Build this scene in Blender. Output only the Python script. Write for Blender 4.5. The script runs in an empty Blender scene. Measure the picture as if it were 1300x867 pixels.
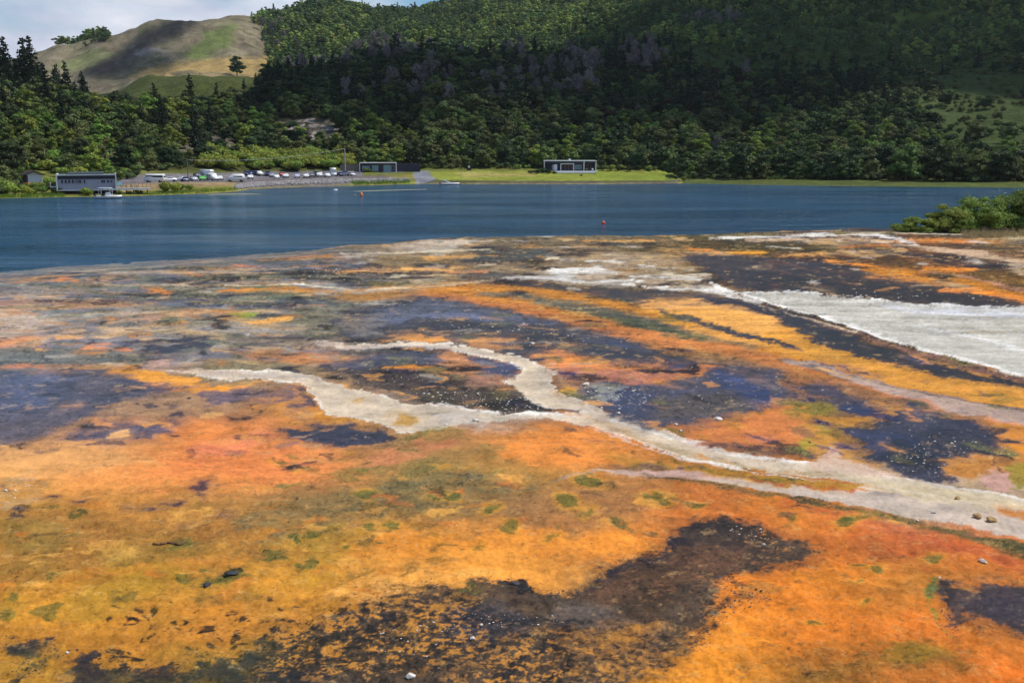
import bpy, bmesh, math, random
import numpy as np
from mathutils import Vector, Matrix
random.seed(7); RNG = np.random.default_rng(7)
sc = bpy.context.scene; COL = sc.collection
R = math.radians

# ------------------------------------------------------------------ camera
F = 1300.0; HC = 10.0; TH = math.atan((433.5-192)/1300); CT, ST = math.cos(TH), math.sin(TH)
cam = bpy.data.cameras.new('camera'); cam.sensor_width = 36; cam.lens = 36.0; cam.clip_start = .5; cam.clip_end = 9000
camo = bpy.data.objects.new('camera', cam); COL.objects.link(camo)
camo.location = (0, 0, HC); camo.rotation_euler = (math.pi/2-TH, 0, 0); sc.camera = camo

# ------------------------------------------------------------------ sky, sun, exposure
SUN_EL, SUN_AZ = R(58), R(70)          # azimuth clockwise from +Y (ahead), towards +X
SUN = Vector((math.sin(SUN_AZ)*math.cos(SUN_EL), math.cos(SUN_AZ)*math.cos(SUN_EL), math.sin(SUN_EL)))
world = bpy.data.worlds.new("World"); sc.world = world; world.use_nodes = True
wt = world.node_tree; wt.nodes.clear()
def N(t, typ, **kw):
    n = t.nodes.new(typ)
    for k, v in kw.items(): setattr(n, k, v)
    return n
wo = N(wt, 'ShaderNodeOutputWorld'); bg = N(wt, 'ShaderNodeBackground'); bg.inputs[1].default_value = 0.10
sky = N(wt, 'ShaderNodeTexSky', sky_type='NISHITA', sun_disc=False, sun_elevation=SUN_EL, sun_rotation=SUN_AZ)
sky.air_density = 1.0; sky.dust_density = 0.6; sky.ozone_density = 1.6
tc = N(wt, 'ShaderNodeTexCoord'); mp = N(wt, 'ShaderNodeMapping'); mp.inputs['Scale'].default_value = (1, 1, 2.6)
cn = N(wt, 'ShaderNodeTexNoise'); cn.inputs['Scale'].default_value = 2.6; cn.inputs['Detail'].default_value = 9; cn.inputs['Roughness'].default_value = .56
cn.inputs['Distortion'].default_value = .3
cr = N(wt, 'ShaderNodeValToRGB'); cr.color_ramp.elements[0].position = .43; cr.color_ramp.elements[1].position = .60
c2 = N(wt, 'ShaderNodeTexNoise'); c2.inputs['Scale'].default_value = 6; c2.inputs['Detail'].default_value = 6
cc = N(wt, 'ShaderNodeValToRGB'); cc.color_ramp.elements[0].color = (4.9, 5.3, 6.8, 1); cc.color_ramp.elements[1].color = (9.4, 9.5, 9.9, 1)
cc.color_ramp.elements[0].position = .35; cc.color_ramp.elements[1].position = .65
mx = N(wt, 'ShaderNodeMixRGB')
L = wt.links.new
L(tc.outputs['Generated'], mp.inputs['Vector']); L(mp.outputs[0], cn.inputs['Vector']); L(mp.outputs[0], c2.inputs['Vector'])
L(cn.outputs[0], cr.inputs[0]); L(c2.outputs[0], cc.inputs[0]); pass
hs = N(wt, 'ShaderNodeHueSaturation'); hs.inputs['Saturation'].default_value = 1.5; L(sky.outputs[0], hs.inputs['Color'])
sz = N(wt, 'ShaderNodeSeparateXYZ'); L(tc.outputs['Generated'], sz.inputs[0]); zr_ = N(wt, 'ShaderNodeMapRange'); zr_.inputs[1].default_value = .25; zr_.inputs[2].default_value = .6; zr_.inputs[3].default_value = 1.0; zr_.inputs[4].default_value = .25
L(sz.outputs[2], zr_.inputs[0]); ml = N(wt, 'ShaderNodeMath', operation='MULTIPLY'); L(cr.outputs[0], ml.inputs[0]); L(zr_.outputs[0], ml.inputs[1]); L(ml.outputs[0], mx.inputs[0])
L(hs.outputs[0], mx.inputs[1]); L(cc.outputs[0], mx.inputs[2]); L(mx.outputs[0], bg.inputs[0]); L(bg.outputs[0], wo.inputs[0])
sl = bpy.data.lights.new('sun', 'SUN'); sl.energy = 3.9; sl.angle = R(.5); sl.color = (1, .955, .89)
so = bpy.data.objects.new('sun', sl); COL.objects.link(so); so.rotation_euler = (-SUN).to_track_quat('-Z', 'Y').to_euler(); so.location = (0, 0, 900)
sc.view_settings.view_transform = 'Standard'; sc.view_settings.look = 'None'; sc.view_settings.exposure = .10; sc.view_settings.gamma = 1
sc.render.engine = 'CYCLES'; sc.cycles.transparent_max_bounces = 12; sc.cycles.max_bounces = 6

# ------------------------------------------------------------------ helpers
def h2(ix, iy, seed):
    n = (ix.astype(np.int64)*374761393 + iy.astype(np.int64)*668265263 + seed*1442695041) & 0xffffffff
    n = ((n ^ (n >> 13))*1274126177) & 0xffffffff
    n = ((n ^ (n >> 15))*2246822519) & 0xffffffff
    return ((n ^ (n >> 16)) & 0xffffff)/float(0xffffff)
def vn(x, y, seed=0):
    xi = np.floor(x); yi = np.floor(y); fx = x-xi; fy = y-yi
    fx = fx*fx*fx*(fx*(fx*6-15)+10); fy = fy*fy*fy*(fy*(fy*6-15)+10)
    a = h2(xi, yi, seed); b = h2(xi+1, yi, seed); c = h2(xi, yi+1, seed); d = h2(xi+1, yi+1, seed)
    return (a+(b-a)*fx)*(1-fy)+(c+(d-c)*fx)*fy
def fbm(x, y, seed=0, o=4, g=.5):
    s = 0; a = 1; t = 0
    for i in range(o):
        s = s+a*(vn(x+i*17.3, y-i*9.1, seed+i*31)-.5)*2; t += a; a *= g; x = x*2.03*.96+y*2.03*.28; y = y*2.03*.96-x*.28
    return s/t*1.6
def sm(e0, e1, x):
    t = np.clip((x-e0)/(e1-e0), 0, 1); return t*t*(3-2*t)
def lin(c):
    c = np.asarray(c, float)/255; return np.where(c <= .04045, c/12.92, ((c+.055)/1.055)**2.4)
def zat(d, py):
    cy = (433.5-py)/F; return HC+d*(-ST+cy*CT)/(CT+cy*ST)
def project(X, Y, Z):
    dy = Y; dz = Z-HC; f = dy*CT-dz*ST; u = dy*ST+dz*CT
    return 650+F*X/f, 433.5-F*u/f
def on_plane(px, py, z=.5):
    cy = (433.5-py)/F; cx = (px-650)/F; dy = CT+cy*ST; dz = -ST+cy*CT
    t = (z-HC)/dz; return t*cx, t*dy
def poly_sdf(U, V, P):      # positive inside
    P = np.asarray(P, float); n = len(P); d = np.full(U.shape, 1e18); ins = np.zeros(U.shape, bool)
    for i in range(n):
        ax, ay = P[i]; bx, by = P[(i+1) % n]; ex, ey = bx-ax, by-ay
        t = np.clip(((U-ax)*ex+(V-ay)*ey)/(ex*ex+ey*ey+1e-9), 0, 1)
        d = np.minimum(d, (U-ax-t*ex)**2+(V-ay-t*ey)**2)
        c = ((ay > V) != (by > V)); ins ^= c & (U < ax+(V-ay)/(by-ay if by != ay else 1e-9)*ex)
    d = np.sqrt(d); return np.where(ins, d, -d)
def line_sdf(U, V, P):      # P = (x, y, halfwidth); positive inside
    d = np.full(U.shape, -1e9)
    for (ax, ay, aw), (bx, by, bw) in zip(P[:-1], P[1:]):
        ex, ey = bx-ax, by-ay; t = np.clip(((U-ax)*ex+(V-ay)*ey)/(ex*ex+ey*ey+1e-9), 0, 1)
        d = np.maximum(d, (aw+(bw-aw)*t)-np.sqrt((U-ax-t*ex)**2+(V-ay-t*ey)**2))
    return d
def tag(o, label=None, cat=None, group=None, kind=None):
    if label: o['label'] = label
    if cat: o['category'] = cat
    if group: o['group'] = group
    if kind: o['kind'] = kind
    return o
def link(name, me, mats, parent=None, loc=None):
    o = bpy.data.objects.new(name, me); COL.objects.link(o)
    if mats is not None and len(me.materials) == 0:
        for m in (mats if isinstance(mats, (list, tuple)) else [mats]): me.materials.append(m)
    if parent: o.parent = parent
    if loc is not None: o.location = loc
    return o
def empty(name, loc, rz=0, scale=1):
    o = bpy.data.objects.new(name, None); COL.objects.link(o); o.location = loc; o.rotation_euler = (0, 0, rz)
    o.scale = (scale,)*3; o.empty_display_size = .2; return o
def mesh_np(name, v, quads=None, tris=None, smooth=True):
    me = bpy.data.meshes.new(name); v = np.asarray(v, np.float32)
    nq = 0 if quads is None else len(quads); nt = 0 if tris is None else len(tris)
    me.vertices.add(len(v)); me.vertices.foreach_set('co', v.ravel())
    idx = []; 
    if nq: idx.append(np.asarray(quads, np.int32).ravel())
    if nt: idx.append(np.asarray(tris, np.int32).ravel())
    idx = np.concatenate(idx); me.loops.add(len(idx)); me.loops.foreach_set('vertex_index', idx)
    me.polygons.add(nq+nt)
    st = np.concatenate([np.arange(nq)*4, nq*4+np.arange(nt)*3]).astype(np.int32)
    me.polygons.foreach_set('loop_start', st)
    me.polygons.foreach_set('use_smooth', np.full(nq+nt, smooth)); me.update(calc_edges=True); me.validate(); return me
class MB:
    """collects simple shapes into one mesh"""
    def __init__(s): s.bm = bmesh.new()
    def box(s, x0, x1, y0, y1, z0, z1, bev=0):
        r = bmesh.ops.create_cube(s.bm, size=1); vs = r['verts']
        bmesh.ops.scale(s.bm, vec=(x1-x0, y1-y0, z1-z0), verts=vs); bmesh.ops.translate(s.bm, vec=((x0+x1)/2, (y0+y1)/2, (z0+z1)/2), verts=vs)
        if bev: bmesh.ops.bevel(s.bm, geom=list({e for v in vs for e in v.link_edges}), offset=bev, segments=2, affect='EDGES', profile=.6)
        return s
    def tube(s, a, b, r, r2=None, seg=8):
        a = Vector(a); b = Vector(b); d = b-a; q = d.to_track_quat('Z', 'Y').to_matrix().to_4x4()
        bmesh.ops.create_cone(s.bm, cap_ends=True, segments=seg, radius1=r, radius2=(r if r2 is None else r2), depth=d.length, matrix=Matrix.Translation((a+b)/2) @ q); return s
    def prism(s, pts, axis, a, b):
        """closed 2D outline extruded along an axis ('x': pts are (y,z); 'y': pts are (x,z))"""
        f = (lambda p, t: (t, p[0], p[1])) if axis == 'x' else ((lambda p, t: (p[0], t, p[1])) if axis == 'y' else (lambda p, t: (p[0], p[1], t)))
        A = [s.bm.verts.new(f(p, a)) for p in pts]; B = [s.bm.verts.new(f(p, b)) for p in pts]; n = len(pts)
        s.bm.faces.new(A); s.bm.faces.new(B[::-1])
        for i in range(n): s.bm.faces.new((A[i], B[i], B[(i+1) % n], A[(i+1) % n]))
        return s
    def ball(s, c, r, sub=2, sc=(1, 1, 1)):
        bmesh.ops.create_icosphere(s.bm, subdivisions=sub, radius=r, matrix=Matrix.Translation(c) @ Matrix.Diagonal((*sc, 1))); return s
    def mesh(s, name, smooth=False):
        bmesh.ops.recalc_face_normals(s.bm, faces=s.bm.faces); me = bpy.data.meshes.new(name); s.bm.to_mesh(me); s.bm.free()
        for p in me.polygons: p.use_smooth = smooth
        return me
    def build(s, name, m, parent=None, smooth=False, loc=None): return link(name, s.mesh(name, smooth), m, parent, loc)

# ------------------------------------------------------------------ materials
def newmat(name):
    m = bpy.data.materials.new(name); m.use_nodes = True; t = m.node_tree; return m, t, t.nodes['Principled BSDF']
def mat(name, c, rough=.6, var=.12, scale=3.0, bump=0, metal=0, emit=None):
    m, t, b = newmat(name); b.inputs['Roughness'].default_value = rough; b.inputs['Metallic'].default_value = metal
    tx = N(t, 'ShaderNodeTexCoord'); n = N(t, 'ShaderNodeTexNoise'); n.inputs['Scale'].default_value = scale; n.inputs['Detail'].default_value = 5
    r = N(t, 'ShaderNodeValToRGB'); r.color_ramp.elements[0].position = .3; r.color_ramp.elements[1].position = .7
    r.color_ramp.elements[0].color = (*[x*(1-var) for x in c], 1); r.color_ramp.elements[1].color = (*[min(1, x*(1+var)) for x in c], 1)
    t.links.new(tx.outputs['Object'], n.inputs['Vector']); t.links.new(n.outputs[0], r.inputs[0]); t.links.new(r.outputs[0], b.inputs['Base Color'])
    if bump:
        u = N(t, 'ShaderNodeBump'); u.inputs['Strength'].default_value = bump; t.links.new(n.outputs[0], u.inputs['Height']); t.links.new(u.outputs[0], b.inputs['Normal'])
    return m
def leafmat(name, c, hue=.035, val=.35, rough=.6, trans=.25):
    m, t, b = newmat(name); b.inputs['Roughness'].default_value = rough; b.inputs['Specular IOR Level'].default_value = .15
    oi = N(t, 'ShaderNodeObjectInfo'); tx = N(t, 'ShaderNodeTexCoord'); n = N(t, 'ShaderNodeTexNoise'); n.inputs['Scale'].default_value = .9; n.inputs['Detail'].default_value = 4
    hs = N(t, 'ShaderNodeHueSaturation'); hs.inputs['Color'].default_value = (*c, 1)
    ge = N(t, 'ShaderNodeNewGeometry')
    a = N(t, 'ShaderNodeMath', operation='MULTIPLY_ADD'); a.inputs[1].default_value = hue*2; a.inputs[2].default_value = .5-hue
    v1 = N(t, 'ShaderNodeMath', operation='MULTIPLY_ADD'); v1.inputs[1].default_value = val*1.6; v1.inputs[2].default_value = 1-val*.8
    v2 = N(t, 'ShaderNodeMath', operation='MULTIPLY_ADD'); v2.inputs[1].default_value = .8; v2.inputs[2].default_value = .6
    v3 = N(t, 'ShaderNodeMath', operation='MULTIPLY'); fr = N(t, 'ShaderNodeMath', operation='MULTIPLY'); fr.inputs[1].default_value = 7.31
    fr2 = N(t, 'ShaderNodeMath', operation='FRACT'); l = t.links.new
    v4 = N(t, 'ShaderNodeMath', operation='MULTIPLY_ADD'); v4.inputs[1].default_value = .5; v4.inputs[2].default_value = .75
    v5 = N(t, 'ShaderNodeMath', operation='MULTIPLY')
    l(oi.outputs['Random'], a.inputs[0]); l(a.outputs[0], hs.inputs['Hue']); l(oi.outputs['Random'], fr.inputs[0]); l(fr.outputs[0], fr2.inputs[0]); l(fr2.outputs[0], v1.inputs[0])
    l(tx.outputs['Object'], n.inputs['Vector']); l(n.outputs[0], v2.inputs[0]); l(v1.outputs[0], v3.inputs[0]); l(v2.outputs[0], v3.inputs[1])
    l(ge.outputs['Random Per Island'], v4.inputs[0]); l(v4.outputs[0], v5.inputs[0]); l(v3.outputs[0], v5.inputs[1]); l(v5.outputs[0], hs.inputs['Value'])
    l(hs.outputs[0], b.inputs['Base Color'])
    tr = N(t, 'ShaderNodeBsdfTranslucent'); ms = N(t, 'ShaderNodeMixShader'); ms.inputs[0].default_value = trans
    l(hs.outputs[0], tr.inputs[0]); l(b.outputs[0], ms.inputs[1]); l(tr.outputs[0], ms.inputs[2]); l(ms.outputs[0], t.nodes['Material Output'].inputs['Surface'])
    return m
M = dict(
 bark=mat('bark', (.09, .07, .055), .9, .4, 6), deadwood=mat('dead_wood', (.30, .27, .27), .9, .25, 5),
 leaf=leafmat('foliage_green', (.12, .17, .042)), leafb=leafmat('foliage_bright', (.20, .27, .045)), leafd=leafmat('foliage_dark', (.050, .078, .028)),
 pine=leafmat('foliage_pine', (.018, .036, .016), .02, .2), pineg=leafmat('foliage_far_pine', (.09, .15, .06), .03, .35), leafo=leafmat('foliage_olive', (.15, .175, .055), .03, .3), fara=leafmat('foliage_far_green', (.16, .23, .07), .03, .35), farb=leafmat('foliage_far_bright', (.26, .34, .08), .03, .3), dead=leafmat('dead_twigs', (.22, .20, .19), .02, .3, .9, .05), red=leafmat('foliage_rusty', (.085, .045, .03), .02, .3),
 shore=leafmat('foliage_shore', (.26, .30, .045), .02, .2), white=mat('white_paint', (.78, .78, .77), .45, .05), grey=mat('grey_paint', (.40, .40, .50), .6, .08), navy=mat('dark_navy_cladding', (.022, .024, .05), .6, .2),
 brown=mat('dark_stained_timber', (.035, .022, .02), .7, .3), glass=mat('window_glass', (.02, .03, .045), .05, .2), curtain=mat('white_curtain', (.6, .63, .75), .8, .05), teal=mat('teal_glass', (.16, .32, .36), .12, .2),
 roof=mat('grey_green_roof', (.16, .19, .18), .6, .15), concrete=mat('concrete', (.33, .32, .31), .85, .15, 2), timber=mat('weathered_timber', (.20, .17, .14), .85, .25, 4), pole=mat('pale_pole', (.42, .40, .36), .8, .15),
 rubber=mat('rubber', (.015, .015, .016), .8, .1), orange=mat('orange_plastic', (.85, .25, .07), .4, .05), red_p=mat('red_plastic', (.75, .06, .03), .4, .05), chrome=mat('metal', (.5, .5, .5), .3, .1, metal=.9),
 lamp=mat('lamp_glass', (.7, .7, .68), .1, .05), blue=mat('light_blue_panel', (.18, .5, .7), .5, .1), wire=mat('cable', (.22, .22, .2), .6, .1),
 rock=mat('sinter_rock', (.66, .60, .52), .85, .3, 9, .6), rocko=mat('ochre_rock', (.42, .26, .10), .85, .4, 9, .6), rockd=mat('dark_rock', (.03, .03, .035), .7, .4, 9, .6), boulder=mat('grey_boulders', (.27, .25, .24), .9, .35, 1.5, .4),
 straw=leafmat('dry_grass', (.50, .42, .22), .02, .3), grassg=leafmat('reed_green', (.20, .28, .035), .02, .3))

# ------------------------------------------------------------------ the terrace: height, painted mineral colours and blue sky reflections
EDGE = [(-900, 470), (-300, 385), (0, 345), (80, 338), (200, 331), (330, 322), (395, 317), (450, 310), (520, 308), (600, 305.5), (750, 303), (860, 302.5), (900, 301), (960, 298), (1100, 296), (1300, 293.5), (1700, 289), (2400, 284)]
W0 = 14.0
cols = np.concatenate([np.linspace(-6.0, -1.3, 40)[:-1], np.linspace(-1.3, -.85, 36)[:-1], np.linspace(-.85, -.545, 80)[:-1], np.linspace(-.545, .545, 1090), np.linspace(.545, .85, 80)[1:], np.linspace(.85, 1.3, 36)[1:], np.linspace(1.3, 6, 40)[1:]])
rows_px = np.concatenate([np.arange(283, 290, 1.0), np.arange(290, 882, 1.08)])
Yr = np.array([on_plane(650, p, .5)[1] for p in rows_px]); Yr = np.concatenate([[Yr[0]+120, Yr[0]+60, Yr[0]+25], Yr, np.linspace(Yr[-1]-.6, -2, 14), np.linspace(-12, -260, 12)])
XX = cols[None, :]*np.maximum(Yr, W0)[:, None]; YY = np.repeat(Yr[:, None], len(cols), 1)
gU, gV = project(XX, np.maximum(YY, 9), np.full_like(XX, .5))
DD = np.hypot(XX, YY)
# noise whose octaves are limited to what each distance can show
def adapt(seed, lo=.0012, hi=.04, slope=.45, sx=1, sy=1):
    num = 0; den = 0
    for k in range(11):
        lam = .03*1.9**k; r = lam/DD; w = sm(math.log(lo*.5), math.log(lo*1.3), np.log(r))*sm(math.log(hi*1.5), math.log(hi*.7), np.log(r))*r**slope
        if w.max() <= 0: continue
        c_, s_ = math.cos(k*1.7), math.sin(k*1.7); x_ = XX/sx; y_ = YY/sy
        num = num+w*(vn((x_*c_-y_*s_)/lam, (x_*s_+y_*c_)/lam, seed+k*13)-.5)*2; den = den+w*w
    return num/np.sqrt(den+1e-12)
wx = 0; wy = 0
for i, lam in enumerate((.1, .2, .4, .8, 1.6, 3.2)):
    a = lam*.40*sm(.034, .014, lam/DD)
    wx = wx+a*(vn(XX/lam, YY/lam, 11+i)-.5)*2; wy = wy+a*(vn(XX/lam+40, YY/lam+7, 51+i)-.5)*2
def warped(k):
    u, v = project(XX+wx*k, np.maximum(YY+wy*k*1.3, 9), np.full_like(XX, .5)); return u, v
WP = {0: (gU, gV), 1: warped(.5), 2: warped(1.0), 3: warped(2.0)}
f1 = adapt(3, .008, .05, .4)*1.1; f2 = adapt(5, .0012, .012, .3)*1.1; f3 = fbm(XX/6, YY/9, 9, 5, .6); f4 = adapt(21, .003, .05, .7)*1.2; streak = adapt(15, .004, .05, .6, 3.0, .7)
near = sm(60, 20, DD)
rag = .75*adapt(7, .0012, .03, .35)+.5*f4; hair = adapt(8, .0007, .006, .1)
BY = [300, 330, 360, 395, 430, 470, 510, 550, 600, 640, 690, 740, 800, 867]
BASE = np.array([
[(160,150,135),(160,148,130),(130,120,90),(130,112,78),(145,128,105),(125,110,82),(125,108,80),(108,94,55),(125,85,42),(120,76,46),(140,115,75)],
[(168,152,138),(165,148,128),(126,114,94),(122,110,95),(152,126,92),(138,116,90),(168,142,106),(150,114,60),(128,84,42),(150,95,46),(122,82,56)],
[(162,148,140),(152,136,120),(152,126,95),(122,116,88),(152,126,82),(170,145,110),(150,130,100),(98,76,64),(92,74,56),(152,96,46),(155,92,42)],
[(160,145,130),(140,136,128),(136,132,112),(132,124,104),(112,112,118),(192,128,66),(192,128,52),(172,112,56),(82,66,52),(120,100,80),(120,100,80)],
[(198,152,122),(150,138,128),(150,138,124),(142,126,108),(104,98,94),(88,82,84),(172,112,66),(192,142,62),(186,132,56),(80,66,52),(150,135,110)],
[(116,122,124),(128,118,112),(162,140,116),(182,150,122),(124,106,96),(162,116,80),(172,116,70),(126,102,92),(182,122,66),(188,128,62),(168,118,70)],
[(98,96,114),(118,106,108),(154,118,92),(200,134,66),(150,128,108),(142,116,90),(98,90,100),(90,84,98),(152,108,82),(162,116,80),(192,128,62)],
[(150,116,98),(196,144,98),(238,144,78),(204,134,80),(176,132,84),(204,134,74),(230,142,74),(192,122,72),(172,122,62),(92,76,84),(192,128,54)],
[(232,168,98),(240,156,86),(240,146,80),(226,142,80),(168,132,74),(182,136,70),(202,136,66),(192,122,52),(192,118,56),(200,176,146),(192,160,112)],
[(198,142,66),(206,142,68),(192,136,68),(152,122,74),(146,122,74),(162,122,76),(186,122,68),(216,122,54),(226,128,54),(192,150,112),(192,168,140)],
[(188,130,54),(194,130,58),(190,126,58),(188,132,58),(232,148,60),(240,152,64),(240,150,62),(206,114,52),(226,120,52),(206,108,54),(228,122,48)],
[(198,138,54),(208,146,54),(212,142,54),(216,150,58),(236,166,80),(240,160,72),(140,106,72),(232,134,52),(226,132,48),(202,128,52),(200,118,54)],
[(196,138,52),(194,134,50),(194,130,52),(186,128,52),(150,112,58),(140,104,62),(146,104,54),(240,148,54),(228,130,48),(226,124,48),(200,120,48)],
[(178,126,44),(176,120,46),(150,106,46),(116,86,44),(112,86,52),(156,104,48),(194,128,52),(240,152,54),(186,116,48),(204,118,48),(232,120,44)]], float)
def base_color(U, V):
    u = np.clip(U/130, 0, 9.999); iu = u.astype(int); fu = u-iu; fu = fu*fu*(3-2*fu)
    vv = np.clip(np.interp(V, BY, np.arange(14)), 0, 12.999); iv = vv.astype(int); fv = (vv-iv); fv = fv*fv*(3-2*fv)
    fu = fu[..., None]; fv = fv[..., None]; B = lin(BASE)
    return (B[iv, iu]*(1-fu)+B[iv, iu+1]*fu)*(1-fv)+(B[iv+1, iu]*(1-fu)+B[iv+1, iu+1]*fu)*fv
C = base_color(*WP[3]); WET = np.zeros_like(XX)+.25; RIMH = np.zeros_like(XX)
# palette (mats in plain sun; blues hold the sky reflected in wet film)
OR=(244,146,50); OS=(234,142,88); YO=(244,176,92); OC=(200,132,44); OL=(134,116,48); GG=(118,122,92); GN=(104,112,46); GB=(100,112,104); DK=(60,54,57); DP=(44,42,62); BL=(50,60,108); BG=(112,116,132); WH=(240,234,222); CR=(222,206,172); TN=(188,164,134); PK=(194,142,118); LG=(200,196,184); BR=(118,82,60); DB=(62,48,40); BK=(34,32,38); PU=(112,92,106); GY=(136,132,126); LV=(120,110,112); RD=(202,100,52); LGN=(150,165,50)
def blend(m, c, wet=None, wv=None, sel=None):
    c = lin(c); 
    if sel is None: C[:] = C*(1-m[..., None])+c*m[..., None]; 
    else: C[sel] = C[sel]*(1-m[..., None])+c*m[..., None]
    if wet is not None:
        if sel is None: WET[:] = WET*(1-m)+wet*m
        else: WET[sel] = WET[sel]*(1-m)+wet*m
VS = 2.0
def bbox_sel(U, V, pts, pad):
    P = np.asarray(pts)[:, :2]; m = (U > P[:, 0].min()-pad) & (U < P[:, 0].max()+pad) & (V > P[:, 1].min()-pad*.7) & (V < P[:, 1].max()+pad*.7); return m
def lay(kind, pts, c, a=1.0, soft=3, w=2, ragk=4, wet=None, tex=0, bleed=True, rim=None, grow=0):
    U, V = WP[w]; sel = bbox_sel(U, V, pts, 30+soft*3+ragk*2)
    if not sel.any(): return
    u = U[sel]; v = V[sel]*VS
    if kind == 'p': s = poly_sdf(u, v, [(x, y*VS) for x, y in pts])
    else: s = line_sdf(u, v, [(x, y*VS, ww) for x, y, ww in pts])
    s = s+grow; s0 = s; s = s+rag[sel]*ragk*1.2+hair[sel]*ragk*.6
    m = sm(-soft*1.25, soft*1.25, s)*a
    if kind == 'p' and a > .75 and bleed: blend(sm(-soft*4-6, soft*2, s0+rag[sel]*ragk)*.30, c, None, None, sel)
    if tex: m = m*sm(-tex, tex*.6, f4[sel]*.5+rag[sel]*.6+(.9-tex))   # broken, speckled fill
    m = np.clip(m, 0, 1); blend(m, c, wet, None, sel)
    if rim: q_ = s-rim[1]*.45; RIMH[sel] = np.maximum(RIMH[sel], np.exp(-(q_/(rim[1]*1.2))**2)*rim[2]*(.6+.5*np.clip(rag[sel], -1, 1))); RIMH[sel] -= .5*sm(2, 8, s)*(rim[2] > .7); blend(np.exp(-(q_/rim[1])**2)*sm(-.9, .5, rag[sel]+.6*hair[sel])*rim[2], rim[0], None, None, sel)
def P(pts, c, **k): lay('p', pts, c, **k)
def Ln(pts, c, **k):
    mw = max(q[2] for q in pts); k['ragk'] = min(k.get('ragk', 4), .75*mw); k['soft'] = min(k.get('soft', 3), max(1.0, mw*.7)); k['w'] = min(k.get('w', 2), 1 if mw < 5 else 2); lay('l', pts, c, **k)
def E(cx, cy, rx, ry, c, ang=0, **k):
    a = R(ang); n = 12; k['ragk'] = min(k.get('ragk', 4), .9*ry); P([(cx+rx*math.cos(t)*math.cos(a)-ry*math.sin(t)*math.sin(a), cy+rx*math.cos(t)*math.sin(a)+ry*math.sin(t)*math.cos(a)) for t in [i*2*math.pi/n for i in range(n)]], c, **k)
# broad mottling first
m = sm(.1, .9, f3)[..., None]*.22; C = C*(1-m)+lin(OL)*m
far = sm(420, 330, gV)
for sd, c, th, k in ((31, (214,172,118), .28, .7), (33, (84,78,80), .22, .8), (35, (176,128,70), .25, .6), (37, LG, .45, .5), (39, GB, .3, .6)):
    n_ = fbm(XX/9, YY/14, sd, 5, .6); blend(sm(th, th+.22, n_)*far*k*sm(1150, 800, gU if sd in (37, 39) else gU*0), c)
midl = sm(300, 340, gV)*sm(520, 440, gV)*sm(560, 380, gU)
for sd, c, th, k in ((41, BG, .05, .7), (43, (206,146,100), .34, .6), (45, (170,160,148), .25, .6), (47, (84,84,96), .4, .7), (49, GG, .15, .6), (57, (208,170,120), .45, .6)):
    n_ = fbm(XX/8+YY/30, YY/3.4, sd, 6, .62); blend(sm(th, th+.2, n_)*midl*k, c, .8 if c == BG else None)
# --- top band by the lake
Ln([(100,341,2),(220,332,2.5),(330,324,2),(400,318,3)], TN, a=.6, w=1, soft=2)
Ln([(0,352,3),(50,350,3),(90,349,2)], YO, a=.5); Ln([(68,358,3),(80,352,4),(96,356,4)], OR, a=.6)
Ln([(0,361,4),(24,362,3)], LG, a=.8); Ln([(140,345,1.5),(160,345,1.5)], WH, a=.8, w=0)
Ln([(108,357,1.5),(150,362,2),(190,361,2),(215,362,2)], TN, a=.8)
E(100,351,9,6, GB, a=.7); Ln([(185,368,5),(205,369,6),(218,373,5)], OR, a=.8)
Ln([(172,338,4),(230,341,6),(260,340,2)], DK, a=.7, tex=.7); Ln([(190,356,5),(260,356,6),(330,351,3)], DK, a=.7, tex=.8); Ln([(330,345,5),(400,352,10),(430,356,4)], DK, a=.55, tex=.8)
Ln([(240,347,3),(262,352,2)], OR, a=.5); Ln([(300,337,3),(330,339,2)], OS, a=.7); Ln([(330,330,3),(370,327,4),(420,326,3)], OC, a=.8); Ln([(370,327,3),(400,322,3)], OS, a=.6)
Ln([(232,362,3),(262,368,6),(275,366,2)], TN, a=.8); Ln([(285,368,4),(340,367,6),(400,370,6),(440,372,3)], OC, a=.9); Ln([(280,369,3),(320,366,3)], OR, a=.9)
Ln([(288,362,1),(340,362,1.6),(380,361,1.8),(430,367,2),(450,368,1.5)], CR, a=.9, w=1, ragk=2); Ln([(372,361,1),(384,361,2)], WH, w=0)
P([(330,372),(440,374),(460,384),(330,382),(280,378)], GG, a=.5, soft=8); Ln([(240,378,3),(270,378,6),(290,374,4)], DK, a=.75, tex=.5, wet=.9)
E(305,401,17,3, LGN, a=.75, soft=3, ang=-5); E(228,408,8,2, LGN, a=.5); Ln([(310,409,4),(335,408,5),(360,405,4)], YO, a=.9); E(280,412,12,6, DK, a=.7, tex=.4)
P([(385,390),(440,388),(440,430),(395,425),(380,408)], GG, a=.35, soft=10)
Ln([(60,396,5),(110,393,6),(145,391,3)], BG, a=.8, wet=.9); Ln([(30,410,6),(80,416,10),(120,414,6),(45,426,8)], BG, a=.55, wet=.9)
P([(0,398),(50,402),(62,412),(40,428),(0,432)], (190,170,150), a=.85, soft=5); P([(-40,436),(0,432),(30,427),(56,434),(40,440),(0,442),(-40,446)], (222,152,104), a=.9, soft=4)
Ln([(75,430,3),(105,428,3)], YO, a=.7); Ln([(120,437,4),(150,436,3),(110,440,5)], OS, a=.7); P([(150,436),(180,431),(260,428),(275,434),(262,446),(220,450),(165,444)], DP, a=.85, soft=3, tex=.45, wet=.9)
E(295,447,12,4, DK, a=.9); E(334,451,6,2, DK, a=.9)
P([(-60,448),(20,440),(90,440),(170,448),(230,455),(180,464),(90,460),(40,468),(-60,470)], GB, a=.7, soft=6, wet=.7)
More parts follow.
